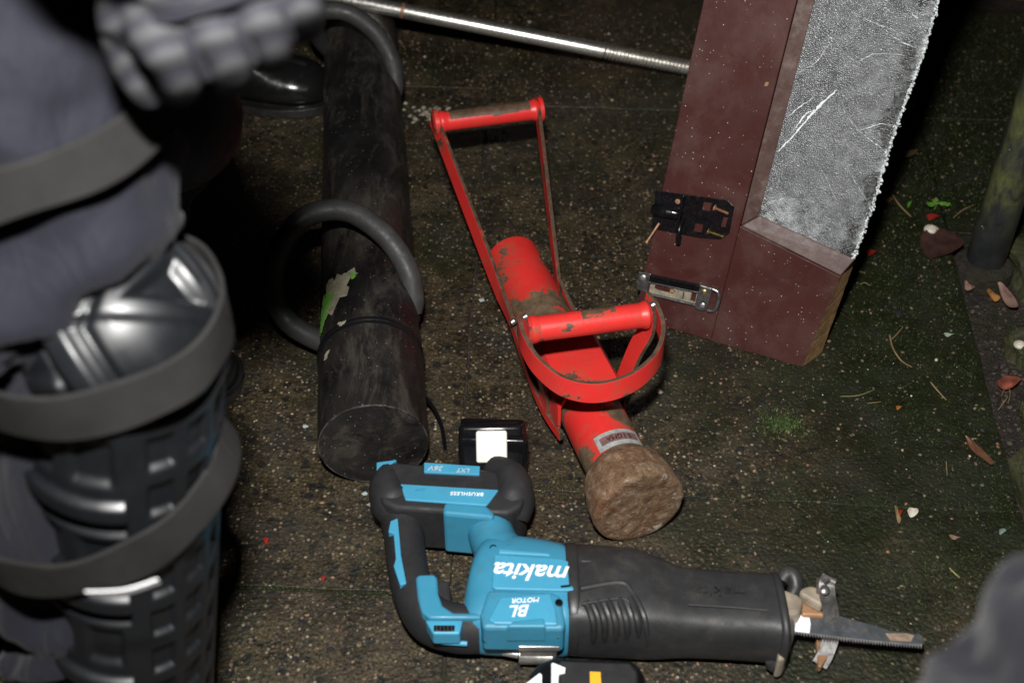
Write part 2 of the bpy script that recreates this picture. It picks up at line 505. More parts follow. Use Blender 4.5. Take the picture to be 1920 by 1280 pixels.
GLOSSB = plain('glossy_black_plastic', (0.006, 0.006, 0.007), 0.16, var=0.2, vs=20, bs=200, bstr=0.05, spec=0.55, rvar=0.05)
WHITEP = plain('white_plastic', (0.78, 0.76, 0.68), 0.4, var=0.04, vs=30, bs=300, bstr=0.06)
INK = plain('white_print', (0.82, 0.82, 0.82), 0.5, var=0.03)
YELLOW = plain('yellow_print', (0.80, 0.42, 0.03), 0.45, var=0.04)
GOLDT = plain('pale_print', (0.42, 0.47, 0.50), 0.5, var=0.25, vs=200)
STEEL = plain('bright_steel', (0.60, 0.585, 0.55), 0.40, 0.85, var=0.15, vs=60, bs=220, bstr=0.15, rvar=0.1)
CHROME = plain('chromed_bar', (0.85, 0.82, 0.76), 0.32, 0.95, var=0.12, vs=60, bs=160, bstr=0.12, rvar=0.08, dust=(0.10, 0.085, 0.06), dustamt=0.3)
DULL = plain('dull_tool_steel', (0.28, 0.27, 0.26), 0.42, 0.85, var=0.3, vs=50, bs=200, bstr=0.25, dust=(0.20, 0.13, 0.07), dustamt=0.45)
BLADE = plain('painted_blade_steel', (0.075, 0.085, 0.095), 0.45, 0.3, var=0.35, vs=45, bs=250, bstr=0.2, dust=(0.30, 0.22, 0.16), dustamt=0.55)
BEIGE = plain('cast_metal_beige', (0.30, 0.25, 0.19), 0.5, 0.1, var=0.3, vs=50, bs=200, bstr=0.25)
COPPER = plain('scorched_metal', (0.34, 0.19, 0.10), 0.5, 0.3, var=0.25, vs=50)
BRASS = plain('brass_screw', (0.50, 0.36, 0.13), 0.35, 0.9, var=0.3, vs=120)
RUSTS = plain('rusty_screw', (0.30, 0.15, 0.08), 0.55, 0.4, var=0.4, vs=150)
DOORP = mat_door()
BEADP = plain('dusty_door_bead', (0.075, 0.040, 0.034), 0.5, var=0.25, vs=24, bs=300, bstr=0.25, dust=(0.24, 0.20, 0.18), dustamt=0.5)
RAWWOOD = plain('raw_sawn_timber', (0.24, 0.135, 0.055), 0.8, var=0.35, vs=70, bs=260, bstr=0.8, bd=0.002)
GLASS = mat_glass()
GLASSW = plain('crushed_glass_edge', (0.74, 0.80, 0.80), 0.35, var=0.15, vs=120, bs=500, bstr=0.8, bd=0.002)
HASP = plain('japanned_black_and_shade', (0.005, 0.005, 0.006), 0.22, 0.0, var=0.3, vs=60, bs=120, bstr=0.12, spec=0.5, dust=(0.10, 0.095, 0.09), dustamt=0.15)
NAVY = mat_cloth('navy_trouser_cloth', (0.0060, 0.0061, 0.0108))
NAVY_SHADE = mat_cloth('shaded_navy_cloth', (0.0026, 0.0027, 0.0050))  # darker copy of the navy: paints the shade of cloth turned from the flash
STRAP = plain('grey_elastic_strap', (0.0150, 0.0146, 0.0140), 0.85, var=0.3, vs=18, bs=1100, bstr=0.6, bd=0.0008, spec=0.2)
FELT = plain('black_padding_edge', (0.016, 0.016, 0.017), 0.9, var=0.3, vs=70, bs=700, bstr=0.6, spec=0.15)
PAD = plain('black_guard_plastic', (0.0055, 0.0062, 0.0075), 0.40, var=0.15, vs=15, bs=300, bstr=0.08, spec=0.55, rvar=0.07)
def mat_glove():
    m = Mat('banded_grey_glove_fabric')
    d = m.n('ShaderNodeVectorMath', dict(operation='DOT_PRODUCT'), _0=m.co, _1=tuple(V((0.324, 0, 0)) + DWN * 0.945)).outputs['Value']
    d = m.math('ADD', d, m.math('MULTIPLY', m.noise(14, 3), 0.012))
    wv = m.math('SINE', m.math('MULTIPLY', d, 2 * math.pi / 0.0135))
    c = m.ramp(m.math('MULTIPLY_ADD' if False else 'ADD', m.math('MULTIPLY', wv, 0.5), 0.5), [(0.25, (0.0105, 0.010, 0.0150)), (0.60, (0.027, 0.027, 0.029))])
    c = m.mix(m.ramp(m.noise(900, 2), [(0.4, 0.0), (0.6, 0.3)]), c, (0.045, 0.045, 0.046))
    m.set(Base_Color=c, Roughness=0.8, Specular_IOR_Level=0.25)
    n1 = m.bump(wv, 0.5, 0.002)
    m.bump(m.noise(60, 5), 0.5, 0.003, n1)
    return m.m
GLOVE = mat_glove()
GLOVED = mat_cloth('charcoal_seam_and_gap_shade', (0.0055, 0.005, 0.0085), 900, 0.8, 0.2)
LEATHER = plain('polished_black_leather', (0.008, 0.008, 0.008), 0.22, var=0.2, vs=20, bs=90, bstr=0.12, bd=0.002, spec=0.5, rvar=0.08)
SOLE = plain('black_boot_sole', (0.016, 0.015, 0.014), 0.5, var=0.3, vs=40, dust=(0.08, 0.06, 0.04), dustamt=0.3)
SLAB = mat_slab()
SOIL = mat_soil()
ROCK = mat_mossrock()
POLE = mat_pole()
TINT = mat_vcol('mixed_grit', 0.75)
MATT = mat_vcol('matt_crumb', 0.9)
SHARD = plain('glass_crumb', (0.34, 0.38, 0.38), 0.12, var=0.3, vs=300, spec=0.9)
TAN = mat_leaf('dry_stem', (0.16, 0.10, 0.05), (0.30, 0.21, 0.11))
BROWNL = mat_leaf('dead_brown_leaf', (0.030, 0.014, 0.012), (0.075, 0.035, 0.028))
REDL = mat_leaf('red_petal', (0.20, 0.012, 0.010), (0.36, 0.03, 0.02))
ORNGL = mat_leaf('ochre_leaf', (0.26, 0.10, 0.025), (0.40, 0.19, 0.05))
PINKL = mat_leaf('pink_brown_leaf', (0.20, 0.11, 0.09), (0.32, 0.20, 0.16))
GREENL = mat_leaf('fresh_green_leaf', (0.07, 0.19, 0.02), (0.14, 0.30, 0.04))
BARK = mat_leaf('bark_chip', (0.09, 0.035, 0.018), (0.17, 0.08, 0.045))
SHELL = mat_leaf('pale_shell', (0.5, 0.45, 0.36), (0.72, 0.68, 0.58))
MOSSB = mat_vcol('moss_blade', 0.7)
CEMENT = plain('crumbled_cement', (0.22, 0.20, 0.16), 0.85, var=0.4, vs=60, bs=200, bstr=1.0, bd=0.004)

# ------------------------------------------------------------------ the setting
g = 60.0
ground = obj('ground', [(-g, -g, -0.030), (g, -g, -0.030), (g, g, -0.030), (-g, g, -0.030)], [(0, 1, 2, 3)], SOIL, smooth=False)
tag(ground, kind='structure')
pav = bpy.data.objects.new('pavement', None)
C.objects.link(pav); ORG[pav.name] = V((0, 0, 0)); tag(pav, kind='structure')
def edge_x(y): return 0.667 + (y - 1.42) * 0.109
def mid_x(y): return -0.042 + (y - 2.0) * 0.026
def row(x, y0): return y0 - 0.06 * x            # joints run very slightly clockwise
random.seed(3)
def slab(y0, y1, xa, xb, dz):
    gap = 0.0016
    n = 26
    bot, top = [], []
    def jit(): return random.uniform(-0.0016, 0.0016)
    ring = []
    for k in range(n): ring.append((k / n, 0.0))
    for k in range(n): ring.append((1.0, k / n))
    for k in range(n): ring.append((1 - k / n, 1.0))
    for k in range(n): ring.append((0.0, 1 - k / n))
    pts = []
    for s, t in ring:
        ya = y0 + (y1 - y0) * t
        x = xa(ya) + (xb(ya) - xa(ya)) * s
        y = row(x, ya)
        cx = 0.5 - s; cy = 0.5 - t
        pts.append((x + (gap if s == 0 else -gap if s == 1 else 0) + jit(), y + (gap if t == 0 else -gap if t == 1 else 0) + jit()))
    v, f = prism(pts, -0.045, dz)
    obj('paving_slab', v, f, SLAB, pav, smooth=False, bevel=0.0012)
for (y0, y1) in ((-1.6, -0.35), (-0.35, 0.855), (0.855, 2.0), (2.0, 2.38)):
    slab(y0, y1, lambda y: -0.96, mid_x, random.uniform(-0.001, 0.001))
    slab(y0, y1, lambda y: -1.9, lambda y: -0.96, random.uniform(-0.001, 0.001))
for (y0, y1) in ((-1.6, 0.0), (0.0, 1.022), (1.022, 1.945), (1.945, 2.38)):
    slab(y0, y1, mid_x, edge_x, random.uniform(-0.0015, 0.001))

for (y0, y1) in ((1.60, 1.945), (1.945, 2.38)):
    slab(y0, y1, lambda y: edge_x(y) + 0.001, lambda y: 1.75, random.uniform(-0.0015, 0.0))
jf = obj('joint_filling', [(-1.9, -1.5, -0.0030), (0.33, -1.5, -0.0030), (0.70, 2.2, -0.0030), (-1.9, 2.4, -0.0030)], [(0, 1, 2, 3)], SOIL, pav, smooth=False)

# timber edging boards at the far end of the paving
def edging(x0, x1, y, label):
    t = thing('timber_edging', label, 'edging', ((x0 + x1) / 2, y, 0), 'timber edging behind the paving')
    v, f = box(((x0 + x1) / 2, y, 0.10), XYZ, ((x1 - x0) / 2, 0.02, 0.075)); obj('board', v, f, BARK, t, smooth=False, bevel=0.004)
    for xx in (x0 + 0.08, x1 - 0.08):
        v, f = box((xx, y + 0.045, 0.07), XYZ, (0.022, 0.022, 0.14)); obj('peg', v, f, BARK, t, smooth=False, bevel=0.003)
edging(0.10, 0.925, 2.42, 'dark timber edging board behind the door at the top edge')
edging(1.01, 1.9, 2.40, 'dark timber edging board at the top right corner')

# ------------------------------------------------------------------ grit, moss, crumbs (uncountable ground cover)
def in_pav(x, y): return (x < edge_x(y) - 0.004 or y > 1.57) and y < 2.30
def scatter_stones(name, n, smin, smax, region, palette, mat, seed, sink=0.35, kind='stuff'):
    random.seed(seed)
    base = bmesh.new(); bmesh.ops.create_icosphere(base, subdivisions=1, radius=1.0)
    bv = [v.co.copy() for v in base.verts]; bf = [tuple(q.index for q in f.verts) for f in base.faces]; base.free()
    vs_, fs, cols = [], [], []
    for i in range(n):
        p = region()
        if p is None: continue
        s = smin + (smax - smin) * random.random() ** 3
        rot = Matrix.Rotation(random.uniform(0, 6.28), 3, 'Z') @ Matrix.Rotation(random.uniform(-0.5, 0.5), 3, 'X')
        sc = V((s * random.uniform(0.8, 1.5), s * random.uniform(0.7, 1.1), s * random.uniform(0.45, 0.8)))
        k = len(vs_)
        c = random.choice(palette); q = random.uniform(0.65, 1.25); c = (c[0] * q, c[1] * q, c[2] * q, 1)
        for v in bv:
            d = rot @ V((v.x * sc.x * random.uniform(0.85, 1.12), v.y * sc.y * random.uniform(0.85, 1.12), v.z * sc.z))
            vs_.append(V((p[0], p[1], p[2] + sc.z * (1 - 2 * sink))) + d); cols.append(c)
        fs += [tuple(j + k for j in f) for f in bf]
    o = obj(name, vs_, fs, mat, smooth=True, angle=180)
    a = o.data.color_attributes.new('tint', 'FLOAT_COLOR', 'POINT')
    a.data.foreach_set('color', [z for c in cols for z in c])
    tag(o, kind=kind)
    return o
def reg_all():
    y = random.uniform(0.62, 2.33); x = random.uniform(-0.62 - 0.25 * (y - 0.7), 0.75 if y < 1.55 else 1.1)
    if not in_pav(x, y): return None
    if x > 0.35 and random.random() < 0.45: return None
    return (x, y, 0.0)
PALE = [(0.15, 0.115, 0.066), (0.12, 0.085, 0.045), (0.15, 0.11, 0.07), (0.10, 0.085, 0.06), (0.06, 0.05, 0.04), (0.20, 0.11, 0.07), (0.035, 0.033, 0.03), (0.02, 0.02, 0.02), (0.13, 0.10, 0.055), (0.09, 0.065, 0.035)]
grit = scatter_stones('grit', 24000, 0.0008, 0.0032, reg_all, PALE, TINT, 11, sink=0.5)
tag(grit, 'small tan, brown and grey stones showing in the paving', 'grit')
wh = scatter_stones('white_chippings', 110, 0.0010, 0.0042, reg_all, [(0.50, 0.46, 0.37), (0.40, 0.35, 0.26), (0.34, 0.23, 0.15)], TINT, 12, sink=0.25)
tag(wh, 'pale chippings dotted over the paving', 'chippings')
dk = scatter_stones('dark_flints', 700, 0.003, 0.0080, reg_all, [(0.008, 0.008, 0.008), (0.012, 0.011, 0.010), (0.016, 0.014, 0.012)], MATT, 13, sink=0.84)
tag(dk, 'dark rounded flints set in the paving', 'flint')
def reg_soil():
    y = random.uniform(0.6, 1.50); x = edge_x(y) + random.uniform(0.0, 0.4)
    return (x, y, -0.029)
sg = scatter_stones('soil_crumbs', 7000, 0.0010, 0.0050, reg_soil, [(0.035, 0.026, 0.020), (0.055, 0.042, 0.034), (0.02, 0.016, 0.012), (0.07, 0.055, 0.042)], MATT, 14, sink=0.3)
tag(sg, 'dark crumbs of wet soil beside the paving', 'soil')
def reg_crumb():
    a = random.random()
    if a < 0.5: return (random.gauss(0.40, 0.12), random.gauss(1.22, 0.10), 0.0)
    return (random.uniform(-0.4, 0.55), random.uniform(0.72, 1.8), 0.0)
gc = scatter_stones('glint_crumbs', 200, 0.0004, 0.0013, reg_crumb, [(1, 1, 1)], SHARD, 15, sink=0.1)  # crumbs added so the paving shows fine flash glints
tag(gc, 'tiny glass crumbs added for flash glints over the paving', 'glass')
def moss(name, n, region, seed, hmin, hmax, label, gain=1.0):
    random.seed(seed)
    vs_, fs, cols = [], [], []
    for i in range(n):
        p = region()
        if p is None: continue
        h = random.uniform(hmin, hmax); a = random.uniform(0, 6.28); wd = h * 0.16
        lean = V((random.gauss(0, 0.6), random.gauss(0, 0.6), 1)).normalized() * h
        b = V(p); s = V((math.cos(a), math.sin(a), 0)) * wd
        k = len(vs_)
        vs_ += [b - s, b + s, b + lean]
        fs.append((k, k + 1, k + 2))
        q = gain * random.uniform(0.5, 1.5); c = random.choice([(0.009, 0.018, 0.004), (0.015, 0.028, 0.006), (0.020, 0.022, 0.007), (0.035, 0.055, 0.010)])
        cols += [(c[0] * q, c[1] * q, c[2] * q, 1)] * 3
    o = obj(name, vs_, fs, MOSSB, smooth=False)
    a = o.data.color_attributes.new('tint', 'FLOAT_COLOR', 'POINT')
    a.data.foreach_set('color', [z for c in cols for z in c])
    tag(o, label, 'moss', kind='stuff')
def reg_moss():
    y = random.uniform(0.62, 2.3); x = random.uniform(0.0, 0.8 if y < 1.55 else 1.1)
    if not in_pav(x, y): return None
    d = noise.noise(V((x * 9, y * 9, 0.3))) * 0.5 + noise.noise(V((x * 30, y * 30, 3))) * 0.35 + (x - 0.42) * 2.2
    return (x, y, 0.0) if d > random.uniform(-0.15, 0.6) else None
moss('moss', 170000, reg_moss, 21, 0.0016, 0.0046, 'low dark green moss over the right side of the paving', 1.35)
tuft_c = at(1465, 795)
def reg_tuft():
    r = random.gauss(0, 0.014); a = random.uniform(0, 6.28)
    return (tuft_c.x + 1.4 * r * math.cos(a), tuft_c.y + r * math.sin(a), 0.0)
moss('moss_tuft', 1800, reg_tuft, 22, 0.002, 0.006, 'bright green moss tuft on bare paving below the door', 2.6)
def reg_joint():
    if random.random() < 0.5:
        x = random.uniform(-0.5, -0.08); return (x, row(x, 0.855) + random.gauss(0, 0.003), -0.002)
    x = random.uniform(-0.02, 0.6); return (x, row(x, 1.022) + random.gauss(0, 0.009), -0.001)
moss('joint_moss', 9000, reg_joint, 23, 0.0015, 0.005, 'thin moss growing in the paving joints')
tc2 = at(1765, 1085)
def reg_tuft2():
    return (random.gauss(tc2.x, 0.045), random.gauss(tc2.y, 0.030), 0.0)
moss('moss_patch', 1500, reg_tuft2, 24, 0.002, 0.005, 'brighter moss patch on the paving at lower right', 2.0)
# lump of crumbled cement stuck by the slab corner
random.seed(31)
cc = at(808, 214)
def reg_cem():
    a = random.uniform(0, 6.28); r = abs(random.gauss(0, 0.024))
    return (cc.x + 1.3 * r * math.cos(a) + 0.006, cc.y + r * math.sin(a), 0.0)
ce = scatter_stones('crumbled_cement', 260, 0.001, 0.006, reg_cem, [(0.22, 0.20, 0.15), (0.30, 0.27, 0.20), (0.14, 0.125, 0.09)], TINT, 32, sink=0.45)
tag(ce, 'pale crumbled cement patch by the far red handle', 'cement')

# ------------------------------------------------------------------ things along the right border
pb = at(1846, 492)
pole = thing('metal_pole', 'black round pole streaked with green algae at the right edge', 'pole', (pb.x, pb.y, 0))
v, f = lathe((pb.x, pb.y, -0.03), (pb.x, pb.y, 1), [(0, 0.0275), (0.036, 0.028), (0.04, 0.0285), (0.6, 0.0285), (1.25, 0.0285), (1.6, 0.0285)], 40)
obj('shaft', v, f, POLE, pole)
v, f = lathe((pb.x, pb.y, -0.03), (pb.x, pb.y, 1), [(0.0, 0.044), (0.028, 0.043), (0.036, 0.034), (0.037, 0.0315)], 32)
obj('base_collar', v, f, SOIL, pole)
def rock(cx, cy, cz, sx, sy, sz, seed, label):
    t = thing('mossy_stone', label, 'stone', (cx, cy, cz), 'mossy stones along the border')
    bm = bmesh.new(); bmesh.ops.create_icosphere(bm, subdivisions=5, radius=1.0)
    vs_ = []
    for q in bm.verts:
        p = q.co
        d = 1 + 0.30 * noise.noise(p * 1.5 + V((seed, 0, 0))) + 0.16 * abs(noise.noise(p * 3.2 + V((0, seed, 0)))) + 0.07 * noise.noise(p * 8) + 0.03 * noise.noise(p * 19)
        e = V((math.copysign(abs(p.x) ** 0.7, p.x), math.copysign(abs(p.y) ** 0.7, p.y), math.copysign(abs(p.z) ** 0.6, p.z)))
        vs_.append(V((cx + e.x * sx * d, cy + e.y * sy * d, cz + e.z * sz * d)))
    fs = [tuple(a.index for a in q.verts) for q in bm.faces]; bm.free()
    obj('block', vs_, fs, ROCK, t, angle=180)
    random.seed(int(seed * 10))
    mv, mf, mc_ = [], [], []
    for _ in range(2600):
        p = random.choice(vs_)
        if p.z < cz or noise.noise(p * 34 + V((seed, 0, 0))) < -0.05: continue
        h = random.uniform(0.002, 0.0055); a = random.uniform(0, 6.28)
        n_ = ((p - V((cx, cy, cz - 0.03))).normalized() + V((random.gauss(0, 0.4), random.gauss(0, 0.4), 0.3))).normalized()
        b = p + V((random.uniform(-0.003, 0.003), random.uniform(-0.003, 0.003), -0.0005)); s_ = V((math.cos(a), math.sin(a), 0)) * h * 0.2
        k = len(mv); mv += [b - s_, b + s_, b + n_ * h]; mf.append((k, k + 1, k + 2))
        c = random.choice([(0.030, 0.036, 0.008), (0.045, 0.050, 0.010), (0.020, 0.028, 0.006)]); q = random.uniform(0.6, 1.5)
        mc_ += [(c[0] * q, c[1] * q, c[2] * q, 1)] * 3
    o = obj('moss_cover', mv, mf, MOSSB, t, smooth=False)
    a = o.data.color_attributes.new('tint', 'FLOAT_COLOR', 'POINT'); a.data.foreach_set('color', [z for c in mc_ for z in c])
    tag(o, kind='stuff')
rk = at(1945, 520); rock(rk.x + 0.03, rk.y + 0.02, -0.012, 0.060, 0.055, 0.040, 3.0, 'mossy stone right of the pole foot')
rk = at(1935, 640); rock(rk.x + 0.012, rk.y, -0.022, 0.036, 0.032, 0.030, 7.0, 'small mossy stone with a shell beside it, below the pole')
rk = at(1945, 905); rock(rk.x + 0.02, rk.y, -0.022, 0.040, 0.070, 0.032, 12.0, 'long flat mossy stone at the right edge by the bark strip')
rk = at(1935, 775); rock(rk.x + 0.02, rk.y, -0.024, 0.030, 0.024, 0.028, 17.0, 'pale grey stone at the right edge under the red and tan leaf')

# ------------------------------------------------------------------ long steel bar
A = at(600, -10, 0.155); B = at(1300, 129, 0.030)
dirb = (B - A).normalized()
A = A - dirb * 0.25; B2 = B + dirb * 0.10
L = (B2 - A).length
bar = thing('steel_bar', 'long bright steel bar with a threaded end, resting across the black ram', 'bar', A)
thr0 = (at(1130, 96, 0.056) - A).length
v, f = lathe(A, B2, [(0, 0.0125), (0.002, 0.0135), (thr0, 0.0135), (thr0 + 0.002, 0.0115)], 28)
obj('rod', v, f, CHROME, bar)
prof = []
n = 38
for k in range(n):
    q = thr0 + 0.003 + (L - thr0 - 0.003) * k / n; dq = (L - thr0 - 0.003) / n
    prof += [(q, 0.0112), (q + dq * 0.28, 0.0142), (q + dq * 0.62, 0.0142), (q + dq * 0.9, 0.0112)]
v, f = lathe(A, B2, prof, 24)
obj('thread', v, f, CHROME, bar, angle=25)
q = (at(752, 22, 0.125) - A).length
v, f = lathe(A, B2, [(q, 0.0137), (q + 0.001, 0.0142), (q + 0.005, 0.0142), (q + 0.006, 0.0137)], 24)
obj('rust_ring', v, f, RUSTS, bar)

# ------------------------------------------------------------------ black two-person ram
F0 = at(700, 833, 0.0675); E0 = at(676, 58, 0.0675)
ra = (E0 - F0).normalized(); rs = ra.cross(V((0, 0, 1))).normalized()
ram = thing('black_ram', 'long scuffed black battering ram with two grey hoop handles', 'battering ram', (F0.x, F0.y, 0))
RL = (E0 - F0).length
def ramsec(t, r, n=48, seed=0.0):
    c = F0 + ra * t
    return [c + rs * (r * math.cos(a)) + V((0, 0, 1)) * (r * math.sin(a)) for a in [2 * math.pi * j / n for j in range(n)]]
ts = [0.165 + (RL - 0.165) * k / 60 for k in range(61)]
def rw(p):
    t = (p - F0).dot(ra); s = (p - F0).dot(rs)
    k = max(0, 1 - abs(t - 0.36) / 0.14) * (0.9 if s < 0.02 else 0.35)
    k += max(0, 1 - abs(t - 0.98) / 0.12) * 0.55
    k += 0.3 * max(0, -s / 0.067 - 0.55)
    return min(k, 1)
v, f = loft([ramsec(t, 0.0662 + 0.0006 * noise.noise(V((t * 20, 0, 1)))) for t in ts])
obj('barrel', v, f, RAMB, ram, wear=rw)
def face_dish(r): return r
v, f = loft([ramsec(0.0005, 0.030), ramsec(0.0, 0.0655), ramsec(0.0010, 0.0668), ramsec(0.004, 0.0674), ramsec(0.06, 0.0678), ramsec(0.12, 0.0682), ramsec(0.1655, 0.0684), ramsec(0.169, 0.0668)])
obj('striking_cap', v, f, RAMB, ram, wear=lambda p: 0.16, angle=30)
wm_ = Mat('worn_cap_rim'); wm_.set(Base_Color=wm_.ramp(wm_.noise(30, 6, 0.7), [(0.46, (0.007, 0.007, 0.007)), (0.60, (0.075, 0.070, 0.062))]), Roughness=0.6); WEARRIM = wm_.m
rim_ = ramsec(-0.0002, 0.0662)
v, f = tube(rim_ + rim_[:1], 0.0007, 6, up=ra); obj('worn_rim', v, f, WEARRIM, ram)
for t0 in (0.150, 0.158):
    v, f = loft([ramsec(t0 - 0.003, 0.0686), ramsec(t0 - 0.0015, 0.0698), ramsec(t0 + 0.0015, 0.0698), ramsec(t0 + 0.003, 0.0686)])
    obj('band', v, f, GLOSSB, ram)
def conform(pts2, lift=0.0006, n=10):
    """patch on the barrel from (t, angle deg) outline, as a fan of small quads bent to the barrel"""
    ts_ = [p[0] for p in pts2]
    v = []
    c = (sum(p[0] for p in pts2) / len(pts2), sum(p[1] for p in pts2) / len(pts2))
    rings = 4
    m = len(pts2)
    for k in range(rings + 1):
        q = k / rings
        for p in pts2:
            t = c[0] + (p[0] - c[0]) * q; a = R(c[1] + (p[1] - c[1]) * q)
            v.append(F0 + ra * t + (rs * math.cos(a) + V((0, 0, 1)) * math.sin(a)) * (0.0662 + 0.0007 + lift))
    f = []
    for k in range(rings):
        for j in range(m):
            j2 = (j + 1) % m
            f.append((k * m + j, k * m + j2, (k + 1) * m + j2, (k + 1) * m + j))
    return v, f
STK = plain('torn_label_backing', (0.30, 0.27, 0.19), 0.7, var=0.35, vs=90)
STG = plain('torn_label_green', (0.17, 0.42, 0.07), 0.5, var=0.25, vs=90)
random.seed(5)
def ragged(c0, c1, rt, ra_, n=18, j=0.35):
    return [(c0 + rt * math.cos(q) * random.uniform(1 - j, 1 + j), c1 + ra_ * math.sin(q) * random.uniform(1 - j, 1 + j)) for q in [2 * math.pi * k / n for k in range(n)]]
v, f = conform(ragged(0.232, 132, 0.032, 16, 22, 0.5)); obj('torn_label', v, f, STK, ram)
v, f = conform(ragged(0.253, 112, 0.014, 9, 16, 0.6)); obj('torn_label', v, f, STK, ram)
v, f = conform(ragged(0.228, 141, 0.024, 10, 18, 0.5), 0.0012); obj('torn_label', v, f, STG, ram)
v, f = conform(ragged(0.206, 150, 0.020, 8, 16, 0.5), 0.0012); obj('torn_label', v, f, STG, ram)
v, f = conform(ragged(0.190, 158, 0.010, 3, 14, 0.4), 0.0012); obj('torn_label', v, f, STG, ram)
v, f = conform(ragged(0.250, 104, 0.006, 3, 12, 0.4), 0.0012); obj('torn_label', v, f, STG, ram)
for c0, c1, s in ((0.158, 118, 0.007), (0.118, 140, 0.006)):
    v, f = conform(ragged(c0, c1, s, 5, 12, 0.6), 0.0031); obj('paint_scrape', v, f, STK, ram)
tail = cr([at(796, 742, 0.045), at(812, 762, 0.036), at(828, 798, 0.02), at(835, 842, 0.006)], 6)
v, f, fm = strip(tail, (0.6, -0.3, 0.7), 0.006, 0.0016); obj('tape_tail', v, f, GLOSSB, ram)
hp = [at(772, 582, 0.072), at(775, 556, 0.090), at(764, 505, 0.122), at(720, 440, 0.160), at(648, 395, 0.182), at(572, 408, 0.176), at(524, 470, 0.142), at(512, 545, 0.098), at(540, 602, 0.062), at(594, 636, 0.045), at(632, 646, 0.046)]
v, f = tube(cr(hp, 7), 0.0150, 18)
h1 = obj('handle', v, f, HOSE, ram)
hp2 = [at(736, 178, 0.072), at(741, 160, 0.088), at(736, 118, 0.122), at(708, 66, 0.160), at(660, 28, 0.188), at(616, 20, 0.196), at(594, 32, 0.180), at(592, 58, 0.140), at(606, 84, 0.095), at(624, 100, 0.060), at(640, 112, 0.050)]
v, f = tube(cr(hp2, 7), 0.0150, 18)
h2 = obj('handle', v, f, HOSE, ram)
for c, nx in ((hp[0], 0.8), (hp[-1], -0.9), (hp2[0], 0.8), (hp2[-1], -0.9)):
    cN = (rs * nx + V((0, 0, 0.25))).normalized()
    v, f = lathe(c - cN * 0.006, c + cN, [(0, 0.020), (0.009, 0.020), (0.012, 0.017)], 20)
    obj('handle_boss', v, f, RAMB, ram)

# ------------------------------------------------------------------ red enforcer ram
RA = V((0.000, 1.428, 0.050)); RB = at(1199, 952, 0.056)
rd = (RB - RA).normalized(); rL = (RB - RA).length
rsd = V((-rd.y, rd.x, 0)).normalized()            # to the right of the tool
rsd = rsd if rsd.x > 0 else -rsd
rup = rsd.cross(rd).normalized(); rup = rup if rup.z > 0 else -rup
rr = thing('red_ram', 'chipped red steel door ram with two handles and rusty striking head', 'battering ram', (RB.x, RB.y, 0))
def rsec(t, r, n=36): return [RA + rd * t + rsd * (r * math.cos(a)) + rup * (r * math.sin(a)) for a in [2 * math.pi * j / n for j in range(n)]]
ts = [0.0] + [0.001 + 0.3 * k / 90 for k in range(91)]
ts = [k * (rL - 0.063) / 110 for k in range(111)]
def bw(p):
    t = (p - RA).dot(rd)
    q = 0.0
    if 0.09 < t < 0.24: q = 0.19 * (1 - abs(t - 0.165) / 0.075)
    if 0.33 < t: q = 0.03 + 0.16 * max(0, (t - 0.425) / 0.03)
    s = (p - RA).dot(rsd)
    return q + 0.09 * max(0, abs(s) / 0.039 - 0.6)
v, f = loft([rsec(0, 0.0365)] + [rsec(t + 0.002, 0.0392) for t in ts])
obj('barrel', v, f, REDDIRTY, rr, wear=bw)
hv = []
HR = [(rL - 0.066, 0.0403), (rL - 0.062, 0.0430), (rL - 0.056, 0.0480), (rL - 0.048, 0.0520), (rL - 0.028, 0.0545), (rL - 0.010, 0.0562), (rL - 0.0025, 0.0563), (rL, 0.0545), (rL + 0.0008, 0.040), (rL - 0.0006, 0.026), (rL + 0.0005, 0.012)]
fine = []
for (t0, r0), (t1, r1) in zip(HR, HR[1:]):
    for k in range(3): fine.append((t0 + (t1 - t0) * k / 3, r0 + (r1 - r0) * k / 3))
fine.append(HR[-1])
secs = []
for t, r in fine:
    s_ = rsec(t, r, 56)
    secs.append([p + (p - (RA + rd * t)).normalized() * 0.0016 * noise.noise(p * 55) + rd * 0.0012 * noise.noise(p * 70) for p in s_])
v, f = loft(secs)
obj('striking_head', v, f, RUST, rr, angle=60)
# saddle plate folded over the barrel, under the front handle
t0, t1 = 0.235, 0.345
sv = []
prof = [(-0.046, -0.012), (-0.046, 0.026), (-0.036, 0.0425), (-0.018, 0.0445), (0.018, 0.0445), (0.036, 0.0425), (0.046, 0.026), (0.046, -0.012), (0.0415, -0.012), (0.0415, 0.024), (0.034, 0.0385), (-0.034, 0.0385), (-0.0415, 0.024), (-0.0415, -0.012)]
secs = [[RA + rd * t + rsd * a + rup * b for a, b in prof] for t in [t0 + (t1 - t0) * k / 10 for k in range(11)]]
v, f = loft(secs)
obj('saddle_plate', v, f, RED, rr, bevel=0.0008, wear=lambda p: 0.05 + 0.08 * max(0, abs((p - RA).dot(rsd)) / 0.046 - 0.7))
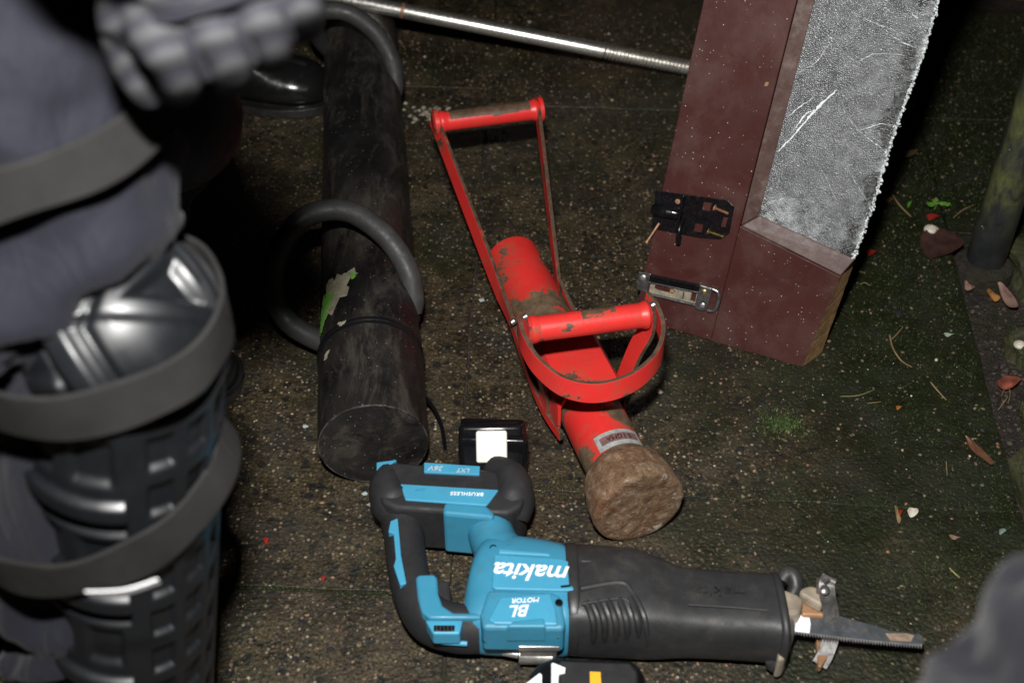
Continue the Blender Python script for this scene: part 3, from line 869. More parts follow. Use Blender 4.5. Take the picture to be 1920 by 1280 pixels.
# side bars running back to the rear grip
def side_path(px0, sd):
    p0 = at(*px0, 0.169); c1 = RA + rd * 0.085 + rsd * (sd * 0.0425) + rup * 0.006
    pts = [p0.lerp(c1, k / 10) for k in range(10)]
    pts += cr([c1, RA + rd * 0.14 + rsd * (sd * 0.0430), RA + rd * 0.24 + rsd * (sd * 0.0492) - rup * 0.012, RA + rd * 0.300 + rsd * (sd * 0.0492) - rup * 0.018, RA + rd * 0.350 + rsd * (sd * 0.0425) - rup * 0.020], 5)
    return pts
for path in (side_path((813, 222), -1), side_path((1008, 203), 1)):
    n_ = len(path)
    ww = [0.027 if i < 12 else 0.027 - 0.012 * min(1, (i - 12) / 8) for i in range(n_)]
    uu = [V((0, 0.45, 0.9)).lerp(V((0, 0, 1)), min(1, max(0, (i - 8) / 6))) for i in range(n_)]
    v, f, fm = strip(path, uu, ww, 0.0055)
    obj('side_bar', v, f, [RED, RIM], rr, fm=fm, smooth=False, bevel=0.0007, wear=lambda p: 0.05 if p.y < 1.35 else 0.02)
def grip(p0, p1, r, wearfn):
    p0, p1 = V(p0), V(p1)
    d = (p1 - p0).normalized(); Lg = (p1 - p0).length
    prof = [(-0.004, r * 0.9), (0, r * 1.12), (0.003, r * 1.12), (0.008, r)] + [(0.008 + (Lg - 0.016) * k / 40, r) for k in range(1, 41)] + [(Lg - 0.003, r * 1.12), (Lg, r * 1.12), (Lg + 0.004, r * 0.9)]
    v, f = lathe(p0, p1, prof, 36)
    return obj('grip', v, f, RED, rr, wear=wearfn)
g0, g1 = at(826, 229, 0.169), at(1004, 206, 0.169)
ga = (g1 - g0).normalized()
def rear_wear(p):
    t = (p - g0).dot(ga) / (g1 - g0).length
    h = p.z - 0.169
    far = (p - g0 - ga * (p - g0).dot(ga)).y
    top = h * 0.8 + far * 0.9
    q = -0.2
    if 0.08 < t < 0.94: q = 0.45 * min(1, max(-0.7, (top + 0.0045) / 0.004)) - 0.02
    if 0.54 < t < 0.80: q += 0.30
    return q
grip(g0, g1, 0.0150, rear_wear)
for p, dx in ((g0, -1), (g1, 1)):
    v, f = lathe(p + ga * (dx * 0.004), p + ga * (dx * 0.3), [(0, 0.019), (0.006, 0.019), (0.008, 0.016)], 20); obj('weld_collar', v, f, RED, rr, wear=lambda p: 0.0)
f0, f1 = at(996, 618, 0.19), at(1212, 590, 0.19)
fa = (f1 - f0).normalized()
def front_wear(p):
    t = (p - f0).dot(fa) / (f1 - f0).length
    top = p.z - 0.19 + 0.6 * (p - f0 - fa * (p - f0).dot(fa)).y
    return (0.22 if 0.42 < t < 0.74 and top > 0.008 else 0.0) + (0.1 if t < 0.1 else 0)
grip(f0, f1, 0.0155, front_wear)
# guard hoop around the front grip
gp = [at(1213, 548, 0.196), at(1233, 575, 0.194), at(1244, 618, 0.190), at(1228, 665, 0.184), at(1182, 703, 0.177), at(1118, 720, 0.172), at(1056, 708, 0.174), at(1008, 670, 0.180), at(983, 630, 0.187), at(974, 595, 0.192)]
gpp = cr(gp, 8)
v, f, fm = strip([p - V((0, 0, 0.013)) for p in gpp], (0, 0.12, 1), 0.028, 0.0055)
obj('guard_hoop', v, f, [RED, RIM], rr, fm=fm, smooth=False, bevel=0.0008, wear=lambda p: 0.085)
# legs of the front handle down to the saddle
for p, sd, dt in ((f1, 1, 0.318), (f0, -1, 0.300)):
    foot = RA + rd * dt + rsd * (sd * 0.049) + rup * 0.012
    path = cr([p + fa * (sd * 0.004) + V((0, 0.004, 0.010)), p + fa * (sd * 0.004) + V((0, 0, -0.02)), (p + foot) / 2 + rsd * sd * 0.002, foot, foot - rup * 0.028], 5)
    v, f, fm = strip(path, rd, 0.030, 0.0055)
    obj('handle_leg', v, f, [RED, RIM], rr, fm=fm, smooth=False, bevel=0.0007, wear=lambda p: 0.0)
for c in (at(962, 603, 0.075), at(1224, 572, 0.194), at(985, 594, 0.196)):
    d = V((-0.5, 0.1, 0.85)).normalized()
    v, f = lathe(c - d * 0.002, c + d, [(0, 0.0052), (0.004, 0.0052), (0.0055, 0.004)], 6)
    obj('bolt', v, f, DULL, rr, smooth=False)
# maker's plate bent over the top of the barrel
pt = (at(1158, 826, 0.094) - RA).dot(rd) - 0.006
STKR = plain('silver_maker_label', (0.34, 0.37, 0.36), 0.45, 0.2, var=0.3, vs=120)
LBLB = plain('label_dark_band', (0.16, 0.085, 0.080), 0.5, var=0.3, vs=150)
def onbar(t, a, r): return RA + rd * t + rsd * (r * math.cos(a)) + rup * (r * math.sin(a))
def patch(name, t0, t1, a0, a1, r, mat, n=14):
    v = [onbar(t0 + (t1 - t0) * i, R(a0 + (a1 - a0) * j / n), r) for i in (0, 1) for j in range(n + 1)]
    f = [(j, j + 1, n + 2 + j, n + 1 + j) for j in range(n)]
    return obj(name, v, f, mat, rr)
mp = patch('maker_label', pt - 0.012, pt + 0.013, 128, 42, 0.0400, STKR)
lbd = patch('label_band', pt - 0.006, pt + 0.006, 120, 50, 0.0404, LBLB)
word = 'Sigma'
for k, ch in enumerate('SIGMA'):
    a = R(66 + 9.5 * k)
    c = onbar(pt, a, 0.0408)
    nrm = (rsd * math.cos(a) + rup * math.sin(a))
    ex = -(rsd * math.sin(a) * -1 + rup * math.cos(a) * 1)
    tng = (-rsd * math.sin(a) + rup * math.cos(a))
    text('label_letter', ch, 0.0095, basis(c, tng, -rd * -1 if False else nrm.cross(tng)), HASP, rr, 0.0002)

# ------------------------------------------------------------------ sawn-off door piece, leaning back a little
BLc = V((0.1766, 1.3511, 0.0)); E1 = V((0.9058, -0.4237, 0.0)).normalized(); E2 = V((0.1172, 0.2506, 0.961)).normalized(); EN = E1.cross(E2)
def dp(u, v_, off=0.0): return BLc + E1 * (u / 1000) + E2 * (v_ / 1000) + EN * (off / 1000)
door = thing('door_piece', 'sawn-off piece of brown door with frosted glass, standing upright', 'door', BLc)
def dprism(poly, o0, o1):
    n = len(poly)
    v = [dp(u, w_, o0) for u, w_ in poly] + [dp(u, w_, o1) for u, w_ in poly]
    f = [tuple(range(n))[::-1], tuple(range(n, 2 * n))] + [(i, (i + 1) % n, n + (i + 1) % n, n + i) for i in range(n)]
    return v, f
TH = 42
TOPV = 900
def lu(v_): return v_ * 0.0334            # left edge
def gu(v_): return 116.7 + v_ * 0.0326    # groove / stile edge
v, f = dprism([(0, 0), (gu(0) - 1.0, 0), (gu(176) - 0.6, 176), (gu(TOPV) - 0.6, TOPV), (lu(TOPV), TOPV)], -TH, 0)
obj('stile', v, f, DOORP, door, smooth=False, bevel=0.0012)
# bottom rail: painted face with a ragged raw sawn end
random.seed(41)
fr_, bk_ = [], []
nn = 26
for k in range(nn + 1):
    q = k / nn
    fr_.append((247 + (266.5 - 247) * q + random.uniform(-0.35, 0.35), 0.4 + 143 * q))
    bk_.append((263.5 + 13.5 * q + random.uniform(-0.4, 0.4), 1.0 + 166 * q))
face = [(gu(0) - 0.4, 0)] + fr_ + [(gu(176), 175.4)]
n = len(face)
back = [(gu(0) - 0.4, 0)] + bk_ + [(gu(176), 175.4)]
v = [dp(u, w_, 0) for u, w_ in face] + [dp(u, w_, -TH) for u, w_ in back]
f = [tuple(range(n)), tuple(range(n, 2 * n))[::-1]] + [(i, n + i, n + (i + 1) % n, (i + 1) % n) for i in range(n)]
fm = [0, 0] + [1 if 1 <= i <= nn + 0 else 0 for i in range(n)]
obj('bottom_rail', v, f, [DOORP, RAWWOOD], door, smooth=False, fm=fm)
# glazing beads
v, f = dprism([(gu(176) + 0.2, 176.3), (gu(194) + 19.8, 194.5), (gu(TOPV) + 20.2, TOPV), (gu(TOPV) + 0.2, TOPV)], -20, -2.0)
nb = len(v) // 2
for i in (1, 2): v[nb + i] = v[nb + i] - EN * 0.007
obj('glazing_bead', v, f, BEADP, door, smooth=False, bevel=0.0015)
v, f = dprism([(gu(176) + 0.5, 175.9), (266.6, 143.3), (278.6, 168.2), (gu(194) + 20.0, 194.2)], -20, -2.0)
for i in (2, 3): v[nb + i] = v[nb + i] - EN * 0.006
obj('glazing_bead', v, f, BEADP, door, smooth=False, bevel=0.0015)
v, f = dprism([(gu(176) - 0.3, 174.6), (266.4, 141.6), (266.8, 142.7), (gu(176) + 0.2, 175.9)], -6, 0.7)
obj('bead_edge', v, f, WHITEP if False else BEADP, door, smooth=False)
# textured glass with a ragged broken edge
random.seed(42)
def gr(v_): return 277.5 + (v_ - 168) * 0.056 + 1.5 * math.sin(v_ / 31.0)
gv, gf, gw = [], [], []
nu, nv = 40, 150
for j in range(nv + 1):
    vv = j / nv
    for i in range(nu + 1):
        s = i / nu
        lo_v = 192 + (168 - 192) * s
        y = lo_v + (TOPV - lo_v) * vv
        u1 = gr(y) + (noise.noise(V((y * 0.21, 0, 2))) * 3.0 + noise.noise(V((y * 0.7, 1, 2))) * 1.8)
        u0 = gu(y) + 18
        gv.append(dp(u0 + (u1 - u0) * s, y, -9.5))
        edge = max(0, (s - 0.93) / 0.07)
        gw.append(min(1, 0.12 + 0.75 * edge ** 1.5 + (0.55 * max(0, 1 - (y - 190) / 55) * (1 - s))))
m_ = len(gv)
for p in list(gv[:m_]): gv.append(p - EN * 0.006)
for j in range(nv):
    for i in range(nu):
        a = j * (nu + 1) + i
        gf.append((a, a + 1, a + nu + 2, a + nu + 1))
        gf.append((m_ + a, m_ + a + nu + 1, m_ + a + nu + 2, m_ + a + 1))
bd = [i for i in range(nu + 1)] + [(j + 1) * (nu + 1) + nu for j in range(nv)] + [nv * (nu + 1) + i for i in range(nu - 1, -1, -1)] + [j * (nu + 1) for j in range(nv - 1, 0, -1)]
for a, b in zip(bd, bd[1:] + bd[:1]): gf.append((a, m_ + a, m_ + b, b))
gl = obj('glass_pane', gv, gf, GLASS, door, smooth=False)
at_ = gl.data.attributes.new('wear', 'FLOAT', 'POINT')
at_.data.foreach_set('value', gw + gw)
at_ = gl.data.attributes.new('clear', 'FLOAT', 'POINT')
cl_ = [max(0.0, min(1.0, (i / nu - 0.80) / 0.08)) * (0.0 if i / nu > 0.985 else 1.0) for j in range(nv + 1) for i in range(nu + 1)]
at_.data.foreach_set('value', cl_ + cl_)
# crushed white lip along the break, and white crazing lines
cv = []
def lip_part():
    vs_, fs = [], []
    random.seed(43)
    y = 168.0
    while y < TOPV:
        u = gr(y) + noise.noise(V((y * 0.21, 0, 2))) * 3.0 + noise.noise(V((y * 0.7, 1, 2))) * 1.8 + random.gauss(-0.8, 1.1)
        c = dp(u, y, -10 + random.uniform(-3, 2.5)); s = random.uniform(0.0004, 0.0017)
        k = len(vs_)
        ax = [E1 * random.uniform(0.6, 1.3), E2 * random.uniform(0.6, 1.6), EN * random.uniform(0.6, 1.3)]
        vs_ += [c + ax[0] * s, c - ax[0] * s, c + ax[1] * s, c - ax[1] * s, c + ax[2] * s, c - ax[2] * s]
        fs += [tuple(k + q for q in t) for t in ((0, 2, 4), (2, 1, 4), (1, 3, 4), (3, 0, 4), (2, 0, 5), (1, 2, 5), (3, 1, 5), (0, 3, 5))]
        y += random.uniform(0.25, 0.75)
    return vs_, fs
v, f = lip_part()
lip = obj('crushed_edge', v, f, GLASSW, gl, smooth=False); tag(lip, kind='stuff')
def duv(x, y):
    d = ray(x, y); o_ = BLc + EN * -0.0095
    t = (o_ - CAM).dot(EN) / d.dot(EN)
    p = CAM + d * t - BLc
    return p.dot(E1) * 1000, p.dot(E2) * 1000
def crack(px, w_):
    pts = []
    for (x0, y0), (x1, y1) in zip(px, px[1:]):
        for k in range(9): pts.append((x0 + (x1 - x0) * k / 9, y0 + (y1 - y0) * k / 9))
    pts.append(px[-1])
    vs_, fs = [], []
    n = len(pts)
    for i, (x, y) in enumerate(pts):
        u, q = duv(x, y)
        u += random.gauss(0, 0.35); q += random.gauss(0, 0.35)
        wd = w_ * random.uniform(0.25, 1.1) * math.sin(math.pi * (0.08 + 0.86 * i / n))
        vs_ += [dp(u - wd, q + wd * 0.7, -9.2), dp(u + wd, q - wd * 0.7, -9.2)]
        if i: fs.append((2 * i - 2, 2 * i - 1, 2 * i + 1, 2 * i))
    obj('crack', vs_, fs, GLASSW, gl, smooth=False)
random.seed(44)
for px, w_ in (([(1523, 43), (1560, 72), (1597, 113)], 0.9), ([(1476, 268), (1510, 228), (1540, 195), (1570, 168)], 1.6), ([(1484, 250), (1512, 212), (1532, 205)], 1.0), ([(1470, 226), (1500, 200), (1528, 182)], 0.6), ([(1590, 219), (1610, 246), (1640, 268), (1662, 286)], 1.0), ([(1628, 252), (1655, 270)], 0.8), ([(1695, 8), (1712, 28), (1732, 46)], 0.9), ([(1662, 62), (1690, 78), (1718, 90)], 0.8), ([(1640, 0), (1665, 18), (1690, 38)], 0.5), ([(1458, 285), (1480, 262)], 0.8), ([(1520, 288), (1545, 325), (1572, 385)], 0.4), ([(1450, 305), (1462, 345)], 0.3), ([(1500, 85), (1520, 100)], 0.4), ([(1566, 0), (1610, 30), (1650, 48), (1700, 66)], 0.45), ([(1540, 150), (1580, 205), (1600, 232)], 0.45), ([(1470, 330), (1500, 372), (1530, 420), (1548, 452)], 0.45), ([(1580, 300), (1610, 352), (1640, 398)], 0.4), ([(1440, 380), (1470, 372), (1500, 402), (1560, 440)], 0.4), ([(1600, 120), (1640, 100), (1700, 104)], 0.35), ([(1490, 140), (1530, 118), (1560, 76)], 0.3), ([(1610, 246), (1650, 232), (1690, 238)], 0.4)):
    crack(px, w_)
# black hasp plate with screws
HU = V((0.9945, 0.1045))
def hq(a, b): return (a * 0.994 + 0.0 + (-b) * 0.0, 195.8 + a * 0.118 + b)
hl = [(-1.5, 0), (100, 0), (110, -8), (111, -46), (101, -57), (70, -59), (2.0, -55.5)]
v, f = dprism([hq(*p) for p in hl], 0.2, 2.2)
hs = obj('hasp_plate', v, f, HASP, door, smooth=False, bevel=0.0006)
def dtube(u0, v0, u1, v1, off, r, n=16): return lathe(dp(u0, v0, off), dp(u1, v1, off), [(0, r * 0.8), (r * 0.3, r), ((dp(u1, v1, off) - dp(u0, v0, off)).length - r * 0.3, r), ((dp(u1, v1, off) - dp(u0, v0, off)).length, r * 0.8)], n)
v, f = dtube(*hq(-1, -26), *hq(38, -28), 4.5, 0.0085); obj('barrel', v, f, HASP, hs)
v, f = dprism([hq(*p) for p in ((38.5, 1), (42, 1), (42, -50), (38.5, -50))], 2.0, 13); obj('hinge_rib', v, f, HASP, hs, smooth=False, bevel=0.001)
st = cr([dp(*hq(45, -34), 3), dp(*hq(45, -40), 15), dp(*hq(46, -50), 20), dp(*hq(46.5, -62), 18), dp(*hq(46, -66), 12), dp(*hq(44.5, -60), 5)], 6)
v, f = tube(st, 0.0032, 10); obj('staple', v, f, HASP, hs)
for a, b in ((73.5, -12.5), (68, -44.5)):
    v, f = dprism([hq(a - 5.5, b + 5.8), hq(a + 5.5, b + 5.8), hq(a + 5.2, b - 5.8), hq(a - 5.8, b - 5.8)], 2.3, 2.6); obj('square_hole', v, f, DOORP, hs, smooth=False)
v, f = dprism([hq(99, -24), hq(105, -24), hq(104, -38), hq(98, -38)], 2.3, 2.6); obj('square_hole', v, f, DOORP, hs, smooth=False)
def screw(u0, v0, u1, v1, off, r, mat, parent):
    a, b = dp(u0, v0, off), dp(u1, v1, off)
    Ls = (b - a).length
    prof = [(0, r * 1.3), (0.001, r * 2.1), (0.0022, r * 2.1), (0.004, r)]
    k = 9
    for i in range(k):
        q = 0.005 + (Ls - 0.006) * i / k; dq = (Ls - 0.006) / k
        prof += [(q, r * 0.72), (q + dq * 0.5, r * 1.08)]
    prof.append((Ls, r * 0.5))
    v, f = lathe(a, b, prof, 12)
    obj('screw', v, f, mat, parent, angle=30)
screw(*hq(83, -11.5), *hq(105, -17.5), 5, 0.0021, RUSTS, hs)
screw(*hq(81, -46.5), *hq(105, -51), 5, 0.0020, BRASS, hs)
a, b = dp(*hq(12, -46), 3), dp(3.0, 125, 20)
v, f = lathe(a, b, [(0, 0.0018), ((b - a).length - 0.002, 0.0018), ((b - a).length - 0.0018, 0.0034), ((b - a).length, 0.0034)], 10); obj('nail', v, f, RUSTS, hs)
for a, b in ((32, -11), (14, -9), (13, -47.5), (33.5, -46)):
    v, f = lathe(dp(*hq(a, b), 2.2), dp(*hq(a, b), 12), [(0, 0.0036), (0.0006, 0.0036), (0.0008, 0.0022)], 14); obj('rivet', v, f, RUSTS if a == 32 else HASP, hs)
# bright sliding-bolt keep below it
def lq(a, b): return (a, 72.5 + a * 0.09 + b)
LATS = plain('tarnished_latch_steel', (0.30, 0.30, 0.30), 0.30, 0.9, var=0.3, vs=60, bs=160, bstr=0.2, rvar=0.1)
LATB = plain('yellowed_latch_plate', (0.30, 0.27, 0.20), 0.5, 0.3, var=0.35, vs=110, bs=220, bstr=0.3)
v, f = dprism([lq(*p) for p in ((-5, 0.5), (13, 1.0), (12.5, -29.5), (-4, -26))], 0.3, 2.4)
lt = obj('bolt_keep', v, f, LATS, door, smooth=False, bevel=0.0008)
v, f = dprism([lq(*p) for p in ((13.5, 0.5), (86, -0.8), (86, -10.2), (13.5, -9.2))], 0.3, 8); obj('shaded_channel', v, f, HASP, lt, smooth=False, bevel=0.001)  # black finish stands in for the shadow on the steel channel's side
v, f = dprism([lq(*p) for p in ((13.5, -9.4), (86, -10.4), (86, -12.0), (13.5, -11.0))], 0.3, 8.3); obj('channel_rim', v, f, LATS, lt, smooth=False, bevel=0.0005)
v, f = dprism([lq(*p) for p in ((15, -11.2), (86, -12.2), (85, -31.4), (15, -28.2))], 0.3, 2.0); obj('slide_plate', v, f, LATB, lt, smooth=False, bevel=0.0005)
v, f = dprism([lq(*p) for p in ((13.5, -28.4), (86, -31.6), (86, -34.0), (13.5, -30.8))], 0.3, 5.2); obj('channel_rim', v, f, LATS, lt, smooth=False, bevel=0.0006)
v, f = dprism([lq(*p) for p in ((22, -15.5), (24, -13.8), (50, -15.6), (53, -18.5), (50, -22.4), (24, -20.4), (22, -18.4))], 2.1, 2.4); obj('slot', v, f, DOORP, lt, smooth=False)
v, f = dprism([lq(*p) for p in ((45, -16.2), (50, -16.4), (52, -18.8), (50, -21.4), (45, -21.2))], 2.45, 2.8); obj('bare_patch', v, f, COPPER, lt, smooth=False)
v, f = dprism([lq(*p) for p in ((64, -16), (66, -16.2), (66, -27), (64, -26.8))], 2.1, 3.2); obj('slide_stop', v, f, LATS, lt, smooth=False)
v, f = dprism([lq(*p) for p in ((76, -15), (83, -15.2), (83, -27.5), (76, -27))], 2.1, 2.4); obj('slot', v, f, DOORP, lt, smooth=False)
v, f = dprism([lq(*p) for p in ((85, 0), (103, -2), (104, -8), (102, -36), (96, -40), (84, -37))], 0.3, 5.5); obj('end_plate', v, f, LATS, lt, smooth=False, bevel=0.0016)
lp = cr([dp(*lq(104, -4), 3), dp(*lq(112, -7), 3), dp(*lq(115, -16), 3), dp(*lq(114, -30), 3), dp(*lq(110, -36), 3), dp(*lq(103, -37), 3)], 5)
v, f = tube(lp, 0.0030, 10); obj('pull_loop', v, f, LATS, lt)
for a, b, r in ((93, -10, 0.0042), (95, -30, 0.0036), (3, -7, 0.0042)):
    off = 5.5 if a > 50 else 2.4
    v, f = lathe(dp(*lq(a, b), off), dp(*lq(a, b), 20), [(0, r), (0.0006, r), (0.0014, r * 0.6)], 14); obj('screw_head', v, f, BRASS if b == -10 else STEEL, lt)
fl_ = duv(1441, 155)
v, f = dprism([(fl_[0] - 2.4, fl_[1] - 3), (fl_[0] + 2, fl_[1] - 2.2), (fl_[0] + 2.6, fl_[1] + 3), (fl_[0] - 1.6, fl_[1] + 2.4)], 0.1, 1.4); obj('splinter', v, f, RAWWOOD, door, smooth=False)
# dark stub behind the glass that the piece leans on
sp_ = at(1690, 186, 0.02)
sb = thing('broken_stone', 'grey broken stone lying behind the door glass', 'stone', (sp_.x - 0.01, sp_.y, 0))
v, f = prism([(sp_.x - 0.06, sp_.y - 0.012), (sp_.x + 0.022, sp_.y - 0.016), (sp_.x + 0.026, sp_.y + 0.012), (sp_.x - 0.06, sp_.y + 0.02)], 0.0, 0.022)
obj('lump', v, f, CEMENT, sb, smooth=False, bevel=0.004)

# ------------------------------------------------------------------ reciprocating saw, lying on its side
saw = thing('reciprocating_saw', 'teal and black cordless reciprocating saw lying on its side', 'power saw', (at(1000, 1130, 0.0).x, at(1000, 1130, 0.0).y, 0))
HC = 0.047
def sup(c, a, b, n=40, e=2.8, ztop=None):
    out = []
    for j in range(n):
        q = 2 * math.pi * j / n
        cx, sx = math.cos(q), math.sin(q)
        out.append(c + V((0, 1, 0)) * (a * math.copysign(abs(cx) ** (2 / e), cx)) + V((0, 0, 1)) * (b * math.copysign(abs(sx) ** (2 / e), sx)))
    return out
def barrel_secs(rows, e=2.8, hc=HC, sub=5):
    """rows: photo x, upper edge, lower edge, half thickness"""
    pts = []
    for x, t, bt, b in rows:
        ym = (t + bt) / 2
        c = at(x, ym, hc)
        s = px_per_m(x, ym, hc)
        dep = math.atan2(-(ray(x, ym).z), ray(x, ym).y)
        half = (bt - t) / 2 / s
        a = math.sqrt(max(half ** 2 - (b * math.cos(dep)) ** 2, 1e-4)) / math.sin(dep) * 0.93
        pts.append((c, a, b))
    cs = cr([p[0] for p in pts], sub)
    ab = cr([V((p[1], p[2], 0)) for p in pts], sub)
    return [sup(c, q.x, q.y, e=e) for c, q in zip(cs, ab)]
rows = [(1058, 1036, 1214, 0.040), (1066, 1028, 1218, 0.043), (1110, 1029, 1221, 0.045), (1165, 1033, 1223, 0.0455), (1205, 1039, 1225, 0.0445), (1240, 1054, 1225, 0.0415), (1275, 1068, 1224, 0.0385), (1310, 1073, 1225, 0.0370), (1350, 1076, 1227, 0.0365), (1425, 1080, 1232, 0.037), (1458, 1084, 1237, 0.037), (1466, 1092, 1232, 0.033)]
v, f = loft(barrel_secs(rows, e=3.5))
sleeve = obj('front_sleeve', v, f, BOOTR, saw)
v, f = loft(barrel_secs([(1448, 1080, 1239, 0.039), (1452, 1076, 1244, 0.0415), (1460, 1077, 1246, 0.0415), (1464, 1082, 1241, 0.039)], sub=3))
obj('lip', v, f, BOOTR, sleeve)
v, f = loft(barrel_secs([(1060, 1024, 1217, 0.045), (1064, 1021, 1221, 0.047), (1078, 1021, 1222, 0.0475), (1083, 1025, 1219, 0.0455)], sub=3))
obj('lip', v, f, BOOTR, sleeve)
# finger ribs and moulded ridges on the sleeve
topz = lambda x: 0.0925
def ridge(name, pts, r, mat, parent, n=8):
    v, f = tube(cr(pts, 6), r, n); return obj(name, v, f, mat, parent)
for k in range(5):
    x = 1098 + 21 * k
    pts = [at(x, 1128 - 2 * k, 0.0890), at(x + 10, 1148, 0.0882), at(x + 15, 1168, 0.0815), at(x + 15, 1190, 0.061), at(x + 12, 1208, 0.039)]
    ridge('rib', pts, 0.0042, BOOTR, sleeve)
ridge('ridge', [at(1088, 1104, 0.0915), at(1162, 1093, 0.0905), at(1186, 1112, 0.089), at(1206, 1150, 0.086), at(1212, 1180, 0.072), at(1216, 1212, 0.042)], 0.0036, BOOTR, sleeve)
ridge('ridge', [at(1090, 1132, 0.0915), at(1168, 1122, 0.0905), at(1188, 1148, 0.087)], 0.0018, BOOTR, sleeve)
ridge('ridge', [at(1290, 1133, 0.0865), at(1370, 1138, 0.0845), at(1440, 1144, 0.0840)], 0.0016, BOOTR, sleeve)
ridge('ridge', [at(1262, 1062, 0.074), at(1330, 1086, 0.076), at(1400, 1094, 0.078), at(1452, 1112, 0.078)], 0.0028, BOOTR, sleeve)
ridge('ridge', [at(1230, 1172, 0.072), at(1310, 1172, 0.070), at(1378, 1174, 0.070), at(1396, 1188, 0.062), at(1402, 1212, 0.044)], 0.0030, BOOTR, sleeve)
ridge('ridge', [at(1090, 1052, 0.090), at(1170, 1058, 0.087)], 0.0024, BOOTR, sleeve)
Mx = basis(at(1353, 1107, 0.0850), (-1, 0.03, 0), (0, -1, 0.15))
text('embossed_name', 'makita', 0.020, Mx, BOOTR, sleeve, 0.0010, 0.25, 0.0, 1.05)
tab = cr([at(1442, 1238, 0.03), at(1448, 1246, 0.022), at(1456, 1240, 0.03)], 4)
v, f = tube(tab, [0.004, 0.008, 0.004], 10); obj('tab', v, f, BOOTR, sleeve)
# motor housing
rows = [(872, 1120, 1200, 0.026), (884, 1060, 1212, 0.034), (905, 1020, 1217, 0.040), (940, 1008, 1219, 0.0425), (1000, 1014, 1221, 0.0435), (1048, 1024, 1221, 0.0435), (1062, 1030, 1219, 0.0425)]
v, f = loft(barrel_secs(rows, e=3.4))
mot = obj('motor_housing', v, f, TEAL, saw)
def flat(poly, z0, z1): return prism([at(x, y, z1) for x, y in poly], z0, z1)
v, f = flat([(927, 1038), (1052, 1046), (1074, 1054), (1077, 1106), (1050, 1106), (928, 1103), (922, 1098)], 0.060, 0.0935)
obj('name_panel', v, f, TEALHI, mot, smooth=False, bevel=0.0016)
v, f = flat([(915, 1104), (1036, 1108), (1052, 1116), (1060, 1165), (1058, 1178), (905, 1176), (900, 1150)], 0.05, 0.0915)
obj('side_panel', v, f, TEAL, mot, smooth=False, bevel=0.004)
v, f = flat([(938, 1118), (1032, 1110), (1042, 1140), (1046, 1170), (928, 1168), (915, 1160)], 0.06, 0.0945)
obj('side_panel', v, f, TEALHI, mot, smooth=False, bevel=0.002)
v, f = flat([(962, 1163), (1020, 1157), (1024, 1174), (948, 1174)], 0.07, 0.0965)
obj('side_panel', v, f, TEAL, mot, smooth=False, bevel=0.002)
v, f = flat([(934, 1026), (1030, 1034), (1034, 1042), (934, 1036)], 0.06, 0.091)
obj('ridge_panel', v, f, TEALHI, mot, smooth=False, bevel=0.002)
v, f = flat([(1051, 1097), (1070, 1095), (1070, 1099), (1052, 1101)], 0.09, 0.0938)
obj('slot', v, f, HASP, mot, smooth=False)
text('maker_name', 'makita', 0.0305, basis(at(998, 1071, 0.0939), (-1, 0.075, 0), (0, -1, 0)), INK, mot, 0.0003, 0.28, 0.0007, 1.0)
text('motor_mark', 'BL', 0.0200, basis(at(976, 1143, 0.0949), (-1, -0.06, 0), (0, -1, 0)), INK, mot, 0.0003, 0.35, 0.0009, 1.0)
text('motor_mark', 'MOTOR', 0.0080, basis(at(986, 1124, 0.0950), (-1, -0.06, 0), (0, -1, 0)), INK, mot, 0.0003, 0.25, 0.0003, 1.0)
for x, y, h in ((1048, 1128, 0.0930), (912, 1196, 0.066), (1046, 1188, 0.076), (925, 1026, 0.0870)):
    c = at(x, y, h)
    v, f = lathe(c - V((0, 0, 0.003)), c + V((0, -0.2, 1)), [(0, 0.0042), (0.0034, 0.0042), (0.0036, 0.0030), (0.0022, 0.0026)], 14); obj('case_screw', v, f, HASP, mot)
# handle ring
def btube(pts, radii, hts, mat, name, parent=saw, n=20, flat_=1.0):
    p = cr([at(x, y, h) for (x, y), h in zip(pts, hts)], 8)
    v, f = tube(p, radii, n, up=(0, 0, 1), flat=flat_)
    return obj(name, v, f, mat, parent)
grp = btube([(752, 945), (757, 1000), (764, 1060), (778, 1115), (805, 1158), (850, 1176), (900, 1178)], [0.027, 0.0235, 0.0225, 0.0235, 0.0250, 0.0245, 0.0245], [HC] * 7, GRIP, 'rear_grip', flat_=1.25)
btube([(905, 950), (915, 985), (930, 1025), (950, 1060)], [0.030, 0.026, 0.027, 0.034], [0.05, 0.052, 0.052, 0.05], TEAL, 'neck', flat_=1.15)
btube([(880, 1170), (900, 1150), (908, 1110), (915, 1070)], [0.016, 0.014, 0.014, 0.018], [0.055] * 4, TEAL, 'neck', flat_=1.4)
v, f = flat([(732, 976), (746, 970), (752, 1040), (762, 1092), (750, 1096), (738, 1060), (742, 1046), (738, 1000), (728, 996)], 0.05, 0.0755)
obj('grip_inlay', v, f, TEALHI, grp, smooth=False, bevel=0.001)
v, f = flat([(779, 1082), (784, 1076), (814, 1075), (820, 1082), (822, 1112), (830, 1134), (850, 1147), (904, 1148), (904, 1158), (806, 1158), (790, 1146), (783, 1120)], 0.035, 0.0805)
obj('trigger_guard', v, f, TEAL, saw, smooth=True, bevel=0.003)
v, f = flat([(812, 1084), (842, 1086), (846, 1122), (854, 1150), (830, 1150), (818, 1130)], 0.026, 0.066)
obj('trigger', v, f, GRIP, saw, smooth=False, bevel=0.004)
v, f = flat([(797, 1161), (868, 1161), (862, 1187), (812, 1187)], 0.062, 0.0810)
lk = obj('lock_frame', v, f, TEALHI, saw, smooth=False, bevel=0.002)
